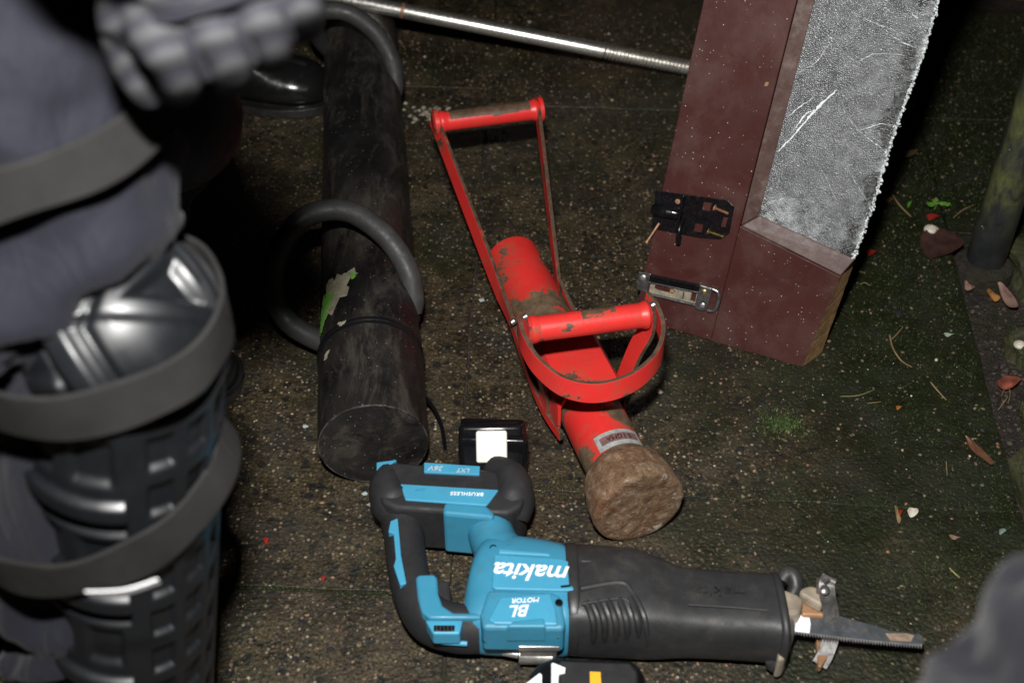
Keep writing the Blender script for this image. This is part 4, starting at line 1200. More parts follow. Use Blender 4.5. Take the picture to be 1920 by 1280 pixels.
v, f = flat([(813, 1171), (853, 1171), (852, 1182), (813, 1182)], 0.07, 0.0820)
obj('lock_button', v, f, HASP, lk, smooth=False, bevel=0.0008)
for k in range(5):
    v, f = flat([(817 + 7 * k, 1173), (820 + 7 * k, 1173), (820 + 7 * k, 1180), (817 + 7 * k, 1180)], 0.0821, 0.0828)
    obj('lock_rib', v, f, GRIP, lk, smooth=False)
ridge('grip_stripe', [at(828, 1203, 0.058), at(876, 1206, 0.058)], 0.0028, TEALHI, grp)
# battery shoe: wide block across the back of the handle
base_poly = [(707, 900), (708, 882), (722, 868), (742, 864), (975, 884), (986, 894), (988, 925), (978, 948), (955, 962), (830, 957), (742, 952), (716, 940), (707, 922)]
v, f = flat(base_poly, 0.016, 0.0865)
shoe = obj('battery_shoe', v, f, GRIP, saw, smooth=True, bevel=0.006, bseg=4)
v, f = flat([(750, 906), (935, 917), (918, 940), (912, 947), (830, 941), (760, 936)], 0.05, 0.0885)
obj('print_panel', v, f, TEALHI, shoe, smooth=False, bevel=0.0015)
v, f = flat([(832, 940), (914, 946), (928, 962), (924, 972), (908, 969), (830, 962)], 0.018, 0.0875)
obj('shoe_wall', v, f, TEAL, shoe, smooth=False, bevel=0.004)
v, f = flat([(795, 866), (900, 873), (899, 889), (795, 884)], 0.05, 0.0895)
obj('print_panel', v, f, TEALHI, shoe, smooth=False, bevel=0.001)
v, f = flat([(706, 866), (744, 861), (735, 868), (716, 880), (706, 898)], 0.05, 0.0875)
obj('corner_trim', v, f, TEALHI, shoe, smooth=False, bevel=0.001)
v, f = flat([(948, 876), (972, 880), (985, 892), (987, 902), (978, 893), (962, 884)], 0.05, 0.0885)
obj('corner_trim', v, f, TEALHI, shoe, smooth=False, bevel=0.001)
lump = btube([(925, 885), (955, 905), (962, 940), (958, 975)], [0.018, 0.024, 0.026, 0.020], [0.062, 0.066, 0.062, 0.05], GRIP, 'shoe_cheek', shoe, flat_=1.25)
lump = btube([(735, 880), (725, 905), (735, 940), (760, 955)], [0.012, 0.020, 0.026, 0.022], [0.068, 0.068, 0.062, 0.055], GRIP, 'shoe_cheek', shoe, flat_=1.2)
text('voltage_mark', '36V', 0.0105, basis(at(818, 877, 0.0899), (-1, 0.05, 0), (0, -1, 0)), GOLDT, shoe, 0.0002, 0.2, 0.0003)
text('voltage_mark', 'LXT', 0.0085, basis(at(869, 881, 0.0899), (-1, 0.05, 0), (0, -1, 0)), GOLDT, shoe, 0.0002, 0.2, 0.0003)
text('motor_mark', 'BRUSHLESS', 0.0070, basis(at(876, 925, 0.0889), (-1, 0.045, 0), (0, -1, 0)), INK, shoe, 0.0002, 0.1, 0.00035, 1.12)
text('voltage_mark', 'LXT', 0.006, basis(at(788, 917, 0.0889), (-1, 0.045, 0), (0, -1, 0)), TEAL, shoe, 0.0002, 0.2, 0.0002)
# fitted battery with its white release button
bp = [at(864, 779, 0.080), at(985, 783, 0.080), at(990, 826, 0.080), at(858, 822, 0.080)]
bat = thing('battery_pack', 'glossy black battery with white release button, slotted into the saw', 'battery', (bp[3].x, bp[3].y, 0), 'black tool batteries')
frontlean = V((0, -0.018, 0))
v = [V((p.x, p.y, 0.004)) + (frontlean if i > 1 else V((0, 0, 0))) for i, p in enumerate(bp)] + [V((p.x, p.y, 0.080)) for p in bp]
f = [(0, 3, 2, 1), (4, 5, 6, 7), (0, 1, 5, 4), (1, 2, 6, 5), (2, 3, 7, 6), (3, 0, 4, 7)]
bcase = obj('case', v, f, GLOSSB, bat, bevel=0.006, bseg=4)
fn = V((0, -0.80, 0.60)).normalized()
fx = V((1, 0.02, 0)).normalized(); fy = fn.cross(fx).normalized(); fy = fy if fy.z > 0 else -fy
fc = at(922, 842, 0.0665)
v, f = box(fc - fn * 0.012, (fx, fy, fn), (0.040, 0.031, 0.012)); obj('latch_housing', v, f, GLOSSB, bat, bevel=0.007, bseg=4)
v, f = box(fc + fn * 0.0035 + fy * 0.004, (fx, fy, fn), (0.0188, 0.0195, 0.0045)); btn = obj('release_button', v, f, WHITEP, bat, bevel=0.003, bseg=3)
v, f = box(fc + fn * 0.0084 + fy * 0.004, (fx, fy, fn), (0.0135, 0.0135, 0.0006)); obj('button_pad', v, f, WHITEP, btn, bevel=0.0005)
# hanging hook bracket
v, f = flat([(972, 1206), (996, 1197), (1026, 1198), (1050, 1204), (1050, 1212), (972, 1212)], 0.052, 0.060)
hk = obj('hook_bracket', v, f, STEEL, saw, smooth=False, bevel=0.001)
v = [at(975, 1204, 0.058), at(1046, 1206, 0.058), at(1040, 1238, 0.020), at(974, 1236, 0.020)]
v = v + [p - V((0, 0.004, 0.003)) for p in v]
f = [(0, 1, 2, 3), (7, 6, 5, 4), (0, 4, 5, 1), (1, 5, 6, 2), (2, 6, 7, 3), (3, 7, 4, 0)]
obj('bracket_plate', v, f, STEEL, hk, smooth=False, bevel=0.001)
v, f = tube([at(974, 1226, 0.03), at(1036, 1230, 0.03)], 0.0085, 18, up=(0, 0, 1)); obj('hinge_roll', v, f, STEEL, hk)
v, f = tube([at(943, 1222, 0.028), at(972, 1226, 0.028)], [0.0035, 0.0045], 12, up=(0, 0, 1)); obj('hook_pin', v, f, STEEL, hk)
for x, y in ((995, 1206), (1026, 1208)):
    c = at(x, y, 0.056); d = V((0, -0.75, 0.65)).normalized()
    v, f = lathe(c - d * 0.004, c + d, [(0, 0.0055), (0.005, 0.0055), (0.007, 0.003)], 14); obj('bracket_screw', v, f, STEEL, hk)
# nose: blade clamp, lever, shoe and blade
v, f = flat([(1466, 1100), (1496, 1112), (1508, 1122), (1500, 1150), (1466, 1152)], 0.018, 0.064); ns = obj('blade_clamp', v, f, BEIGE, saw, smooth=False, bevel=0.005, bseg=3)
v, f = flat([(1462, 1155), (1490, 1156), (1492, 1186), (1462, 1190)], 0.016, 0.056); obj('clamp_jaw', v, f, DULL, ns, smooth=False, bevel=0.004, bseg=3)
v, f = flat([(1460, 1186), (1484, 1188), (1480, 1220), (1472, 1234), (1458, 1236)], 0.012, 0.048); obj('clamp_jaw', v, f, BEIGE, ns, smooth=False, bevel=0.004, bseg=3)
lev = cr([at(1466, 1090, 0.062), at(1476, 1076, 0.066), at(1488, 1080, 0.066), at(1492, 1100, 0.06), at(1484, 1116, 0.055)], 5)
v, f = tube(lev, [0.008, 0.010, 0.009, 0.009, 0.007], 12); obj('clamp_lever', v, f, BOOTR, ns)
v, f = flat([(1496, 1120), (1516, 1130), (1542, 1142), (1548, 1154), (1504, 1152)], 0.030, 0.050); obj('shoe_link', v, f, COPPER, ns, smooth=False, bevel=0.003)
v, f = flat([(1498, 1102), (1520, 1096), (1536, 1100), (1546, 1122), (1542, 1136), (1520, 1124), (1500, 1112)], 0.050, 0.064); obj('shoe_link', v, f, BEIGE, ns, smooth=False, bevel=0.004)
# shoe plate: upright curved plate across the nose with two horns
plate = cr([at(1556, 1082, 0.082), at(1550, 1094, 0.080), at(1552, 1118, 0.070), at(1558, 1150, 0.052), at(1560, 1186, 0.034), at(1548, 1224, 0.020), at(1536, 1246, 0.012)], 7)
v, f, fm = strip(plate, (0.98, 0.1, 0.15), 0.017, 0.0032)
sp2 = obj('shoe_plate', v, f, DULL, saw, smooth=False, bevel=0.0006)
v, f, fm = strip(cr([at(1532, 1096, 0.072), at(1546, 1100, 0.076), at(1558, 1090, 0.080)], 5), (0.1, 0.3, 0.95), 0.018, 0.003); obj('horn', v, f, DULL, sp2, smooth=False)
v, f = flat([(1530, 1196), (1552, 1198), (1558, 1222), (1540, 1250), (1534, 1248)], 0.010, 0.020); obj('horn', v, f, COPPER, sp2, smooth=False, bevel=0.002)
c = at(1546, 1106, 0.08); v, f = lathe(c, c + V((0, -0.3, 1)), [(0, 0.0055), (0.002, 0.0055), (0.004, 0.003)], 14); obj('shoe_rivet', v, f, DULL, sp2)
# blade: flat lies level, teeth towards the camera side
top = [(1470, 1149), (1560, 1150), (1600, 1162), (1640, 1172), (1668, 1182), (1702, 1186), (1716, 1188), (1722, 1186), (1729, 1192), (1732, 1206)]
bot0, bot1 = (1728, 1211), (1482, 1184)
botp = []
nT = 46
random.seed(9)
for k in range(nT):
    q = k / nT
    x = bot0[0] + (bot1[0] - bot0[0]) * q; y = bot0[1] + (bot1[1] - bot0[1]) * q + 3.0 * math.sin(math.pi * q)
    botp += [(x, y + 2.2 + random.uniform(-0.4, 0.4)), (x - 3.4, y - 2.6)]
botp.append((1470, 1184))
v, f = prism([at(x, y, 0.045) for x, y in top + [(1728, 1208)] + [(bot0[0] + (bot1[0] - bot0[0]) * k / 20, bot0[1] + (bot1[1] - bot0[1]) * k / 20 + 3.0 * math.sin(math.pi * k / 20) - 3.4) for k in range(1, 21)] + [(1470, 1180)]], 0.0438, 0.0452)
bl = obj('blade', v, f, BLADE, saw, smooth=False)
tv, tf = [], []
RAWT_LIT = plain('raw_teeth_catchlight', (0.24, 0.235, 0.23), 0.45, 0.4, var=0.35, vs=120)  # raw steel lightened to paint in the light the teeth catch
for k in range(nT):
    q = k / nT
    x = bot0[0] + (bot1[0] - bot0[0]) * q; y = bot0[1] + (bot1[1] - bot0[1]) * q + 3.0 * math.sin(math.pi * q)
    pv, pf = prism([at(a, b, 0.045) for a, b in ((x, y + 3.4 + random.uniform(-0.4, 0.4)), (x + 0.8, y - 3.8), (x - 4.4, y - 3.8), (x - 3.8, y - 3.0))], 0.0436, 0.0454)
    tv, tf = merge((tv, tf), (pv, pf))
o = obj('teeth', tv, tf, RAWT_LIT, bl, smooth=False); tag(o, kind='stuff')
v, f = prism([at(x, y, 0.0456) for x, y in [(1492, 1148), (1516, 1149), (1520, 1168), (1518, 1186), (1483, 1182), (1482, 1178), (1491, 1177)]], 0.0453, 0.0456)
obj('blade_print', v, f, INK, bl, smooth=False)
v, f = prism([at(x, y, 0.0456) for x, y in [(1660, 1186), (1700, 1187), (1714, 1190), (1708, 1202), (1670, 1200)]], 0.0453, 0.0456)
obj('worn_tip', v, f, plain('scorched_tip', (0.36, 0.26, 0.19), 0.5, 0.3, var=0.5, vs=90), bl, smooth=False)

# loose battery in the foreground
lbp = [(985, 1298), (992, 1262), (1008, 1240), (1040, 1227), (1100, 1228), (1186, 1234), (1206, 1252), (1214, 1290), (1212, 1345), (985, 1340)]
p0 = at(1100, 1285, 0)
lbt = thing('battery_pack', 'loose black battery with white star mark and yellow bar, at the bottom edge', 'battery', p0, 'black tool batteries')
v, f = flat(lbp, 0.004, 0.062); obj('case', v, f, GLOSSB, lbt, smooth=True, bevel=0.007, bseg=4)
v, f = flat([(1048, 1236), (1182, 1240), (1196, 1258), (1200, 1330), (1048, 1330)], 0.05, 0.0665); obj('lid', v, f, GRIP, lbt, bevel=0.003)
v, f = flat([(984, 1282), (1012, 1261), (1016, 1264), (1015, 1320), (984, 1320)], 0.055, 0.0630); obj('star_mark', v, f, INK, lbt, smooth=False)
v, f = flat([(1034, 1243), (1038, 1242), (1060, 1251), (1059, 1261), (1047, 1263), (1046, 1320), (1034, 1320)], 0.058, 0.0674); obj('star_mark', v, f, INK, lbt, smooth=False)
v, f = flat([(1106, 1258), (1126, 1259), (1129, 1320), (1107, 1320)], 0.058, 0.0674); obj('yellow_mark', v, f, YELLOW, lbt, smooth=False)

# ------------------------------------------------------------------ people
def wrinkle(o, amp, seed, axis=(0, 0, 1), fq=(9, 9, 26)):
    o0 = ORG[o.name]
    me = o.data
    me.update()
    nrm = [v_.normal.copy() for v_ in me.vertices]
    for v_, nn_ in zip(me.vertices, nrm):
        p = v_.co + o0
        warp = noise.noise(p * 6 + V((seed, 0, 0))) * 1.4
        q = V((p.x * fq[0] + seed, p.y * fq[1] + warp, p.z * fq[2] + warp * 2))
        d = noise.noise(q) * 0.7 + abs(noise.noise(q * 0.6 + V((3, 1, 0)))) * -0.9 + noise.noise(q * 2.3) * 0.25
        v_.co += nn_ * (amp * d)
    me.update()
def boot(person, toe, d, hs=1.0):
    """ankle boot: toe tip on the ground, pointing along d"""
    toe = V(toe); d = V((d[0], d[1], 0)).normalized(); s = V((-d.y, d.x, 0))
    rows_ = [(0.000, 0.010, 0.030, 0.016), (0.006, 0.026, 0.046, 0.014), (0.022, 0.041, 0.058, 0.013), (0.05, 0.050, 0.066, 0.012), (0.085, 0.052, 0.073, 0.012), (0.12, 0.048, 0.088, 0.012), (0.16, 0.042, 0.115, 0.012), (0.20, 0.040, 0.150, 0.012), (0.245, 0.037, 0.17, 0.012), (0.275, 0.030, 0.165, 0.012), (0.285, 0.018, 0.15, 0.014)]
    secs = []
    for t, hw, top_, bot_ in rows_:
        top_ *= hs; hw *= 0.5 + 0.5 * hs
        c = toe - d * t
        zc = (top_ + bot_) / 2; hz = (top_ - bot_) / 2
        sec = []
        for j in range(28):
            q = 2 * math.pi * j / 28
            cx, sx = math.cos(q), math.sin(q)
            k = 2 / 2.5
            sec.append(c + s * (hw * math.copysign(abs(cx) ** k, cx) * (1 - 0.22 * max(0, sx))) + V((0, 0, zc + hz * math.copysign(abs(sx) ** k, sx))))
        secs.append(sec)
    c3 = [cr([secs[i][j] for i in range(len(secs))], 3) for j in range(28)]
    secs = [[c3[j][i] for j in range(28)] for i in range(len(c3[0]))]
    v, f = loft(secs)
    b = obj('boot', v, f, LEATHER, person)
    outl = []
    prof = [(-0.004, 0.012), (0.004, 0.030), (0.02, 0.045), (0.05, 0.055), (0.09, 0.057), (0.14, 0.047), (0.19, 0.042), (0.24, 0.041), (0.275, 0.033), (0.29, 0.016)]
    for t, hw in prof: outl.append(toe - d * t + s * hw)
    for t, hw in reversed(prof): outl.append(toe - d * t - s * hw)
    oc = cr(outl + outl[:1], 4)[:-1]
    v, f = prism(oc, 0.0005, 0.020)
    obj('sole', v, f, SOLE, b, smooth=True, bevel=0.003)
    v, f = tube([p + V((0, 0, 0.0225)) for p in oc] + [oc[0] + V((0, 0, 0.0225))], 0.0035, 8, up=(0, 0, 1))
    obj('welt', v, f, LEATHER, b)
    return b
def ring_strap(name, c, ax1, ax2, r1, r2, w_, mat, parent, up=None, t_=0.004, a0=0, a1=360, wob=0.0, n=72):
    pts = []
    for k in range(n + 1):
        a = R(a0 + (a1 - a0) * k / n)
        pts.append(V(c) + V(ax1) * (r1 * math.cos(a)) + V(ax2) * (r2 * math.sin(a)) + V((0, 0, wob * math.sin(2 * a + 0.6))))
    u = V(up) if up else V(ax1).cross(V(ax2))
    cc_ = V(c)
    pts = [p + (p - cc_).normalized() * (0.0035 * noise.noise(p * 17)) + V((0, 0, 0.004 * noise.noise(p * 11 + V((5, 0, 0))))) for p in pts]
    ww = [w_ * (1 + 0.16 * noise.noise(p * 19 + V((0, 7, 0)))) for p in pts]
    uu = [(u.normalized() + V((noise.noise(p * 13), noise.noise(p * 13 + V((3, 0, 0))), 0)) * 0.30).normalized() for p in pts]
    v, f, fm = strip(pts, uu, ww, t_)
    return obj(name, v, f, mat, parent, bevel=0.0012)

# --- the person at the left with knee and shin guards
KN = V((-0.275, 0.650, 0.590)); AN = V((-0.345, 0.590, 0.10)); HP = V((-0.415, 0.790, 0.98))
K2 = V((-0.395, 1.150, 0.450)); A2 = V((-0.55, 1.215, 0.10)); H2 = V((-0.50, 0.99, 0.95))
per = thing('person', 'person at left in navy trousers with black knee and shin guards, grey glove', 'person', (AN.x, AN.y, 0))
parts = []
def limb(pts, radii, n=20, sub=6): return tube(cr(pts, sub), radii, n)
th = [HP + V((-0.02, 0.02, 0.08)), HP, KN.lerp(HP, 0.55), KN.lerp(HP, 0.30) + V((0, 0.008, 0)), KN + V((-0.012, 0.035, 0.03))]
parts.append(limb(th, [0.115, 0.118, 0.106, 0.095, 0.070]))
parts.append(limb([KN + V((-0.01, 0.02, 0.02)), KN.lerp(AN, 0.25) + V((-0.046, 0.014, 0)), KN.lerp(AN, 0.55) + V((-0.048, 0.012, 0)), AN + V((-0.03, 0.01, 0)), AN - V((0.03, -0.01, 0.02))], [0.070, 0.072, 0.072, 0.060, 0.058]))
# loose fold of trouser sagging over the knee pad
parts.append(limb([atz(-110, 700, 0.80), atz(-20, 620, 0.79), atz(60, 556, 0.785), atz(150, 506, 0.785), atz(232, 462, 0.79), atz(290, 428, 0.80), atz(322, 412, 0.805)], [0.030, 0.027, 0.0245, 0.022, 0.019, 0.013, 0.004], 16))
parts.append(limb([atz(-80, 600, 0.83), atz(60, 500, 0.82), atz(180, 440, 0.82), atz(270, 400, 0.83)], [0.045, 0.042, 0.035, 0.022], 16))
parts.append(limb([H2 + V((0, 0, 0.06)), H2, K2.lerp(H2, 0.4), K2], [0.112, 0.115, 0.10, 0.080]))
parts.append(limb([K2, K2.lerp(A2, 0.4), A2], [0.078, 0.072, 0.058]))
parts.append(limb([HP + V((-0.01, 0.0, 0.02)), V((-0.47, 0.89, 1.03)), H2 + V((0, 0, 0.02))], [0.11, 0.135, 0.11]))
parts.append(limb([V((-0.47, 0.89, 0.98)), V((-0.46, 0.88, 1.2)), V((-0.43, 0.87, 1.42)), V((-0.42, 0.87, 1.52))], [0.15, 0.16, 0.17, 0.10]))
WR = atz(318, -150, 0.60)
EL = V((-0.30, 0.62, 1.12)); SHD = V((-0.42, 0.72, 1.42))
parts.append(limb([SHD, EL, WR], [0.072, 0.060, 0.046]))
v, f = merge(*parts)
body = obj('body', v, f, NAVY, per)
union(body, 0.0075, 8)
wrinkle(body, 0.019, 2.0, fq=(13, 13, 21))
# knee cap: sculpted dome turned up towards the front
def guard_mesh(fn_, nu, nv):
    v = [fn_(i / nu, j / nv) for j in range(nv + 1) for i in range(nu + 1)]
    f = [(j * (nu + 1) + i, j * (nu + 1) + i + 1, (j + 1) * (nu + 1) + i + 1, (j + 1) * (nu + 1) + i) for j in range(nv) for i in range(nu)]
    return v, f
pz = V((0.20, -0.66, 0.72)).normalized()
px_ = V((1, 0.16, 0.0)); px_ = (px_ - pz * px_.dot(pz)).normalized()
py_ = pz.cross(px_)
PC = KN + V((0.002, -0.004, -0.004))
def sst(e0, e1, x):
    t = min(max((x - e0) / (e1 - e0), 0), 1); return t * t * (3 - 2 * t)
def seg(px1, py1, x0, y0, x1, y1):
    dx, dy = x1 - x0, y1 - y0
    t = max(0, min(1, ((px1 - x0) * dx + (py1 - y0) * dy) / (dx * dx + dy * dy)))
    return math.hypot(px1 - x0 - dx * t, py1 - y0 - dy * t)
def tri(x, y, pts):
    d = -9
    n = len(pts)
    for i in range(n):
        x0, y0 = pts[i]; x1, y1 = pts[(i + 1) % n]
        L_ = math.hypot(x1 - x0, y1 - y0)
        d = max(d, ((x - x0) * (y1 - y0) - (y - y0) * (x1 - x0)) / L_)
    return d
def knee(s, t):
    th_ = 2 * math.pi * s; r = t ** 0.85
    x, y = r * math.cos(th_), r * math.sin(th_)
    b = r * R(92)
    d = 0.0
    # raised S rib between the small left lobe and the big right lobe
    ribd = min(seg(x, y, 0.20, 0.75, -0.14, 0.38), seg(x, y, -0.14, 0.38, -0.33, -0.02), seg(x, y, -0.33, -0.02, -0.10, -0.50))
    d += 0.0065 * (1 - sst(0.05, 0.11, ribd))
    d -= 0.0045 * sst(0.11, 0.15, ribd) * (1 - sst(0.16, 0.22, ribd))
    # triangular recess at right
    k = tri(x, y, [(0.10, 0.14), (0.66, 0.08), (0.42, 0.42)])
    d -= 0.0085 * (1 - sst(-0.05, 0.02, k))
    d += 0.003 * (1 - sst(0.03, 0.10, abs(k - 0.06)))
    # left lobe
    k2 = tri(x, y, [(-0.84, -0.33), (-0.36, -0.33), (-0.50, 0.24)])
    d -= 0.0060 * (1 - sst(-0.06, 0.03, k2))
    # lower edge fold
    k3 = abs(y + 0.42 - 0.1 * x)
    d -= 0.004 * (1 - sst(0.02, 0.06, k3)) * (1 if abs(x) < 0.75 else 0)
    d += 0.004 * (1 - sst(0.05, 0.10, seg(x, y, 0.48, 0.61, 0.80, 0.05)))
    R_ = 0.077 + d
    return PC + px_ * (R_ * 0.92 * math.sin(b) * math.cos(th_)) + py_ * (R_ * 0.95 * math.sin(b) * math.sin(th_)) + pz * (R_ * 0.92 * math.cos(b))
v, f = guard_mesh(knee, 150, 80)
kp = obj('knee_pad', v, f, PAD, per, angle=180)
rim_pts = [knee(k / 60, 1.0) for k in range(61)]
v, f = tube(rim_pts, 0.0055, 10); obj('padded_edge', v, f, FELT, kp)
# shin guard: waffle-embossed shell
sa = (AN - KN).normalized(); sf = V((0.34, -0.94, 0)); sf = (sf - sa * sf.dot(sa)).normalized(); sl = sa.cross(sf)
sl = sl if sl.x > 0 else -sl
def shin(s, t):
    a = R(-98 + 196 * s); L_ = 0.035 + t * 0.40
    R_ = 0.079 - 0.010 * t
    u = (s - 0.5) * 2.0
    d = 0.0
    row_ = (L_ - 0.035) / 0.043
    rr_ = row_ - math.floor(row_)
    if u > 0.02 and u < 0.80:
        cc_ = (u - 0.02) / 0.26; fc_ = cc_ - math.floor(cc_)
        bx = sst(0.12, 0.26, fc_) * (1 - sst(0.74, 0.88, fc_)) * sst(0.12, 0.26, rr_) * (1 - sst(0.74, 0.88, rr_))
        d += -0.0055 * bx
    elif u < -0.06 and u > -0.80:
        r2 = (L_ - 0.035) / 0.094; q2 = r2 - math.floor(r2)
        if q2 < 0.58:
            c2 = (u + 0.80) / 0.37; f2 = c2 - math.floor(c2)
            bx = sst(0.12, 0.24, f2) * (1 - sst(0.76, 0.88, f2)) * sst(0.06, 0.14, q2) * (1 - sst(0.44, 0.54, q2))
            d += -0.0055 * bx
        else:
            d += 0.0065 * sst(0.62, 0.70, q2) * (1 - sst(0.80, 0.88, q2)) - 0.006 * sst(0.86, 0.90, q2)
    d += 0.004 * (1 - sst(0.0, 0.05, abs(abs(u) - 0.9)))
    R_ += d
    c = KN + sa * L_
    return c + sf * (R_ * math.cos(a)) + sl * (R_ * 0.90 * math.sin(a))
v, f = guard_mesh(shin, 220, 260)
sg_ = obj('shin_guard', v, f, PAD, per, angle=180)
for s_ in (0.0, 1.0):
    v, f = tube([shin(s_, k / 40) for k in range(41)], 0.0055, 10); obj('padded_edge', v, f, FELT, sg_)
# elastic straps
ring_strap('strap', KN + V((-0.018, -0.001, -0.003)), (0.995, 0.06, 0.075), (-0.06, 0.99, -0.03), 0.0930, 0.0905, 0.040, STRAP, per, wob=0.002)
cS = KN + sa * 0.150
ring_strap('strap', cS + V((-0.022, 0.002, 0.002)), (0.97, 0.05, 0.24), (-0.05, 0.99, 0.0), 0.1080, 0.0900, 0.036, STRAP, per, wob=0.003)
cT = KN.lerp(HP, 0.36)
ring_strap('strap', cT + V((0.002, -0.004, -0.006)), (0.97, -0.05, 0.20), (0.0, 1.0, -0.10), 0.107, 0.107, 0.036, STRAP, per, wob=0.002)
lab = [atz(165, 1112, 0.806), atz(235, 1108, 0.800), atz(298, 1088, 0.803)]
v, f, fm = strip(cr(lab, 5), (0.15, -0.3, 0.95), 0.008, 0.001); obj('strap_label', v, f, INK, per)
# black pad on the other knee
v, f = lathe(K2 + V((0.01, -0.02, 0.02)), K2 + V((0.6, -0.5, 0.5)), [(0.02, 0.088), (0.05, 0.085), (0.075, 0.070), (0.092, 0.045), (0.098, 0.02)], 36)
obj('knee_pad', v, f, GRIP, per)
boot(per, at(448, 732, 0), (1, -0.12)); boot(per, (AN.x + 0.15, AN.y - 0.17, 0), (0.62, -0.78))
# gloved hand, fingers curled
HZ = 0.645
def hpt(x, y, dz=0.0): return atz(x, y, HZ + dz)
gparts = []
kn_ = [(292, 60), (392, 40), (478, 10), (548, -28)]
tip = [(338, 150), (432, 132), (508, 92), (568, 42)]
for k, ((kx, ky), (tx, ty)) in enumerate(zip(kn_, tip)):
    r = [0.0132, 0.0130, 0.0124, 0.0112][k]
    mx, my = (kx + tx) / 2 + 8, (ky + ty) / 2 + 4
    gparts.append(limb([hpt(kx - 30, ky - 95, 0.006), hpt(kx, ky, -0.004), hpt(mx, my, 0.004), hpt(tx, ty, 0.028), hpt(tx - 6, ty + 6, 0.052), hpt(tx - 26, ty - 20, 0.064)], [r * 1.05, r * 1.12, r, r * 0.98, r * 0.92, r * 0.7], 16, 6))
gparts.append(limb([hpt(330, -190, 0.0), hpt(370, -90, 0.004), hpt(400, -10, 0.012)], [0.036, 0.046, 0.044], 20))
gparts.append(limb([hpt(300, -60, 0.012), hpt(280, 40, 0.022), hpt(470, -40, 0.02)], [0.026, 0.026, 0.026], 16))
gparts.append(limb([hpt(250, -60, 0.02), hpt(238, 40, 0.026), hpt(262, 130, 0.04), hpt(292, 186, 0.055)], [0.019, 0.016, 0.0145, 0.010], 16))
gparts.append(limb([WR, WR.lerp(hpt(330, -190), 0.6), hpt(335, -170)], [0.044, 0.042, 0.040], 20))
v, f = merge(*gparts)
gl_ = obj('glove', v, f, GLOVE, per)
union(gl_, 0.0022, 4)
# stitched knuckle bands
for dy, rr_ in ((-62, 0.0034), (-28, 0.0034)):
    pts = []
    for k in range(9):
        q = k / 8
        x = 235 + 350 * q; y = 78 + dy - 100 * q ** 1.25
        pts.append(hpt(x, y, -0.0235 + 0.018 * (2 * q - 1) ** 2))
    v, f = tube(cr(pts, 4), rr_, 8); obj('seam_and_gap_shade', v, f, GLOVED, gl_)

for (ax, ay), (bx, by) in (((344, 58), (388, 140)), ((438, 34), (472, 112)), ((518, -6), (542, 66))):  # dark tubes put the shade of the gaps between fingers into colour
    v, f = tube(cr([hpt(ax, ay, -0.010), hpt((ax + bx) / 2, (ay + by) / 2, -0.004), hpt(bx, by, 0.014)], 5), [0.003, 0.0042, 0.0042], 8); obj('seam_and_gap_shade', v, f, GLOVED, gl_)
# --- the second person: boot and trouser leg behind the black ram
p2 = thing('person', 'person at top left of whom a polished black boot shows', 'person', (at(500, 200).x, at(500, 200).y, 0))
tb = at(622, 196, 0.0)
boot(p2, (tb.x - 0.002, tb.y, 0), (1, -0.06), 1.28)
ak = V((tb.x - 0.235, tb.y + 0.014, 0.11))
v, f = limb([ak, ak + V((-0.01, 0.02, 0.2)), ak + V((0.03, 0.03, 0.40)), ak + V((-0.02, 0.10, 0.82)), ak + V((-0.02, 0.11, 0.9))], [0.068, 0.074, 0.076, 0.10, 0.11], 24, 8)
b2 = obj('body', v, f, NAVY_SHADE, p2)
# --- the third person: knee at the bottom right corner
p3 = thing('person', 'person of whom only a blurred navy trouser knee shows at the bottom right', 'person', (0.34, 0.24, 0))
K3 = atz(2095, 1400, 0.56)
v, f = merge(limb([K3 + V((0.10, -0.40, 0.02)), K3 + V((0.05, -0.20, 0.03)), K3 + V((0.0, -0.03, 0.0)), K3 + V((-0.005, 0.02, -0.03))], [0.120, 0.116, 0.106, 0.080], 28), limb([K3 + V((0, 0.0, 0.01)), K3 + V((0.02, -0.02, -0.18)), K3 + V((0.05, -0.10, -0.42)), V((K3.x + 0.06, K3.y - 0.12, 0.09))], [0.075, 0.074, 0.066, 0.060], 28))
b3 = obj('body', v, f, NAVY_SHADE, p3)
union(b3, 0.006, 10)
wrinkle(b3, 0.020, 8.0, fq=(16, 12, 10))
boot(p3, (K3.x + 0.06, K3.y + 0.06, 0), (0.05, 1))

# ------------------------------------------------------------------ twigs, leaves and bits (each its own thing)
def twig(px, r, mat, label, name='twig', cat='twig', h0=0.0025):
    pts = cr([at(x, y, h0 + 0.0015 * (i % 2)) for i, (x, y) in enumerate(px)], 5)
    v, f = tube(pts, [r * 0.8, r, r * 0.5], 7)
    o = obj(name, v, f, mat, org=pts[0])
    tag(o, label, cat, 'loose plant bits on the paving')
twig([(1668, 628), (1674, 652), (1690, 676), (1710, 688)], 0.0013, TAN, 'curved tan twig right of the door foot')
twig([(1672, 636), (1682, 626), (1693, 613)], 0.0010, TAN, 'short side twig touching the curved tan twig')
twig([(1745, 716), (1758, 732), (1775, 750)], 0.0011, TAN, 'straight straw bit right of the middle, on moss')
twig([(1576, 743), (1610, 741), (1640, 730)], 0.0009, mat_leaf('green_stem', (0.10, 0.12, 0.04), (0.20, 0.20, 0.07)), 'thin greenish stem lying below the door foot')
twig([(1626, 756), (1652, 753)], 0.0007, TAN, 'tiny pale stem under the greenish stem')
twig([(1674, 366), (1686, 384), (1708, 406)], 0.0015, TAN, 'brown twig beside the cut glass edge')
twig([(1788, 408), (1805, 394), (1826, 384)], 0.0010, TAN, 'thin straw leaning towards the pole')
twig([(1750, 486), (1754, 505), (1765, 525)], 0.0014, BROWNL, 'dark leaf stalk beside the pole foot')
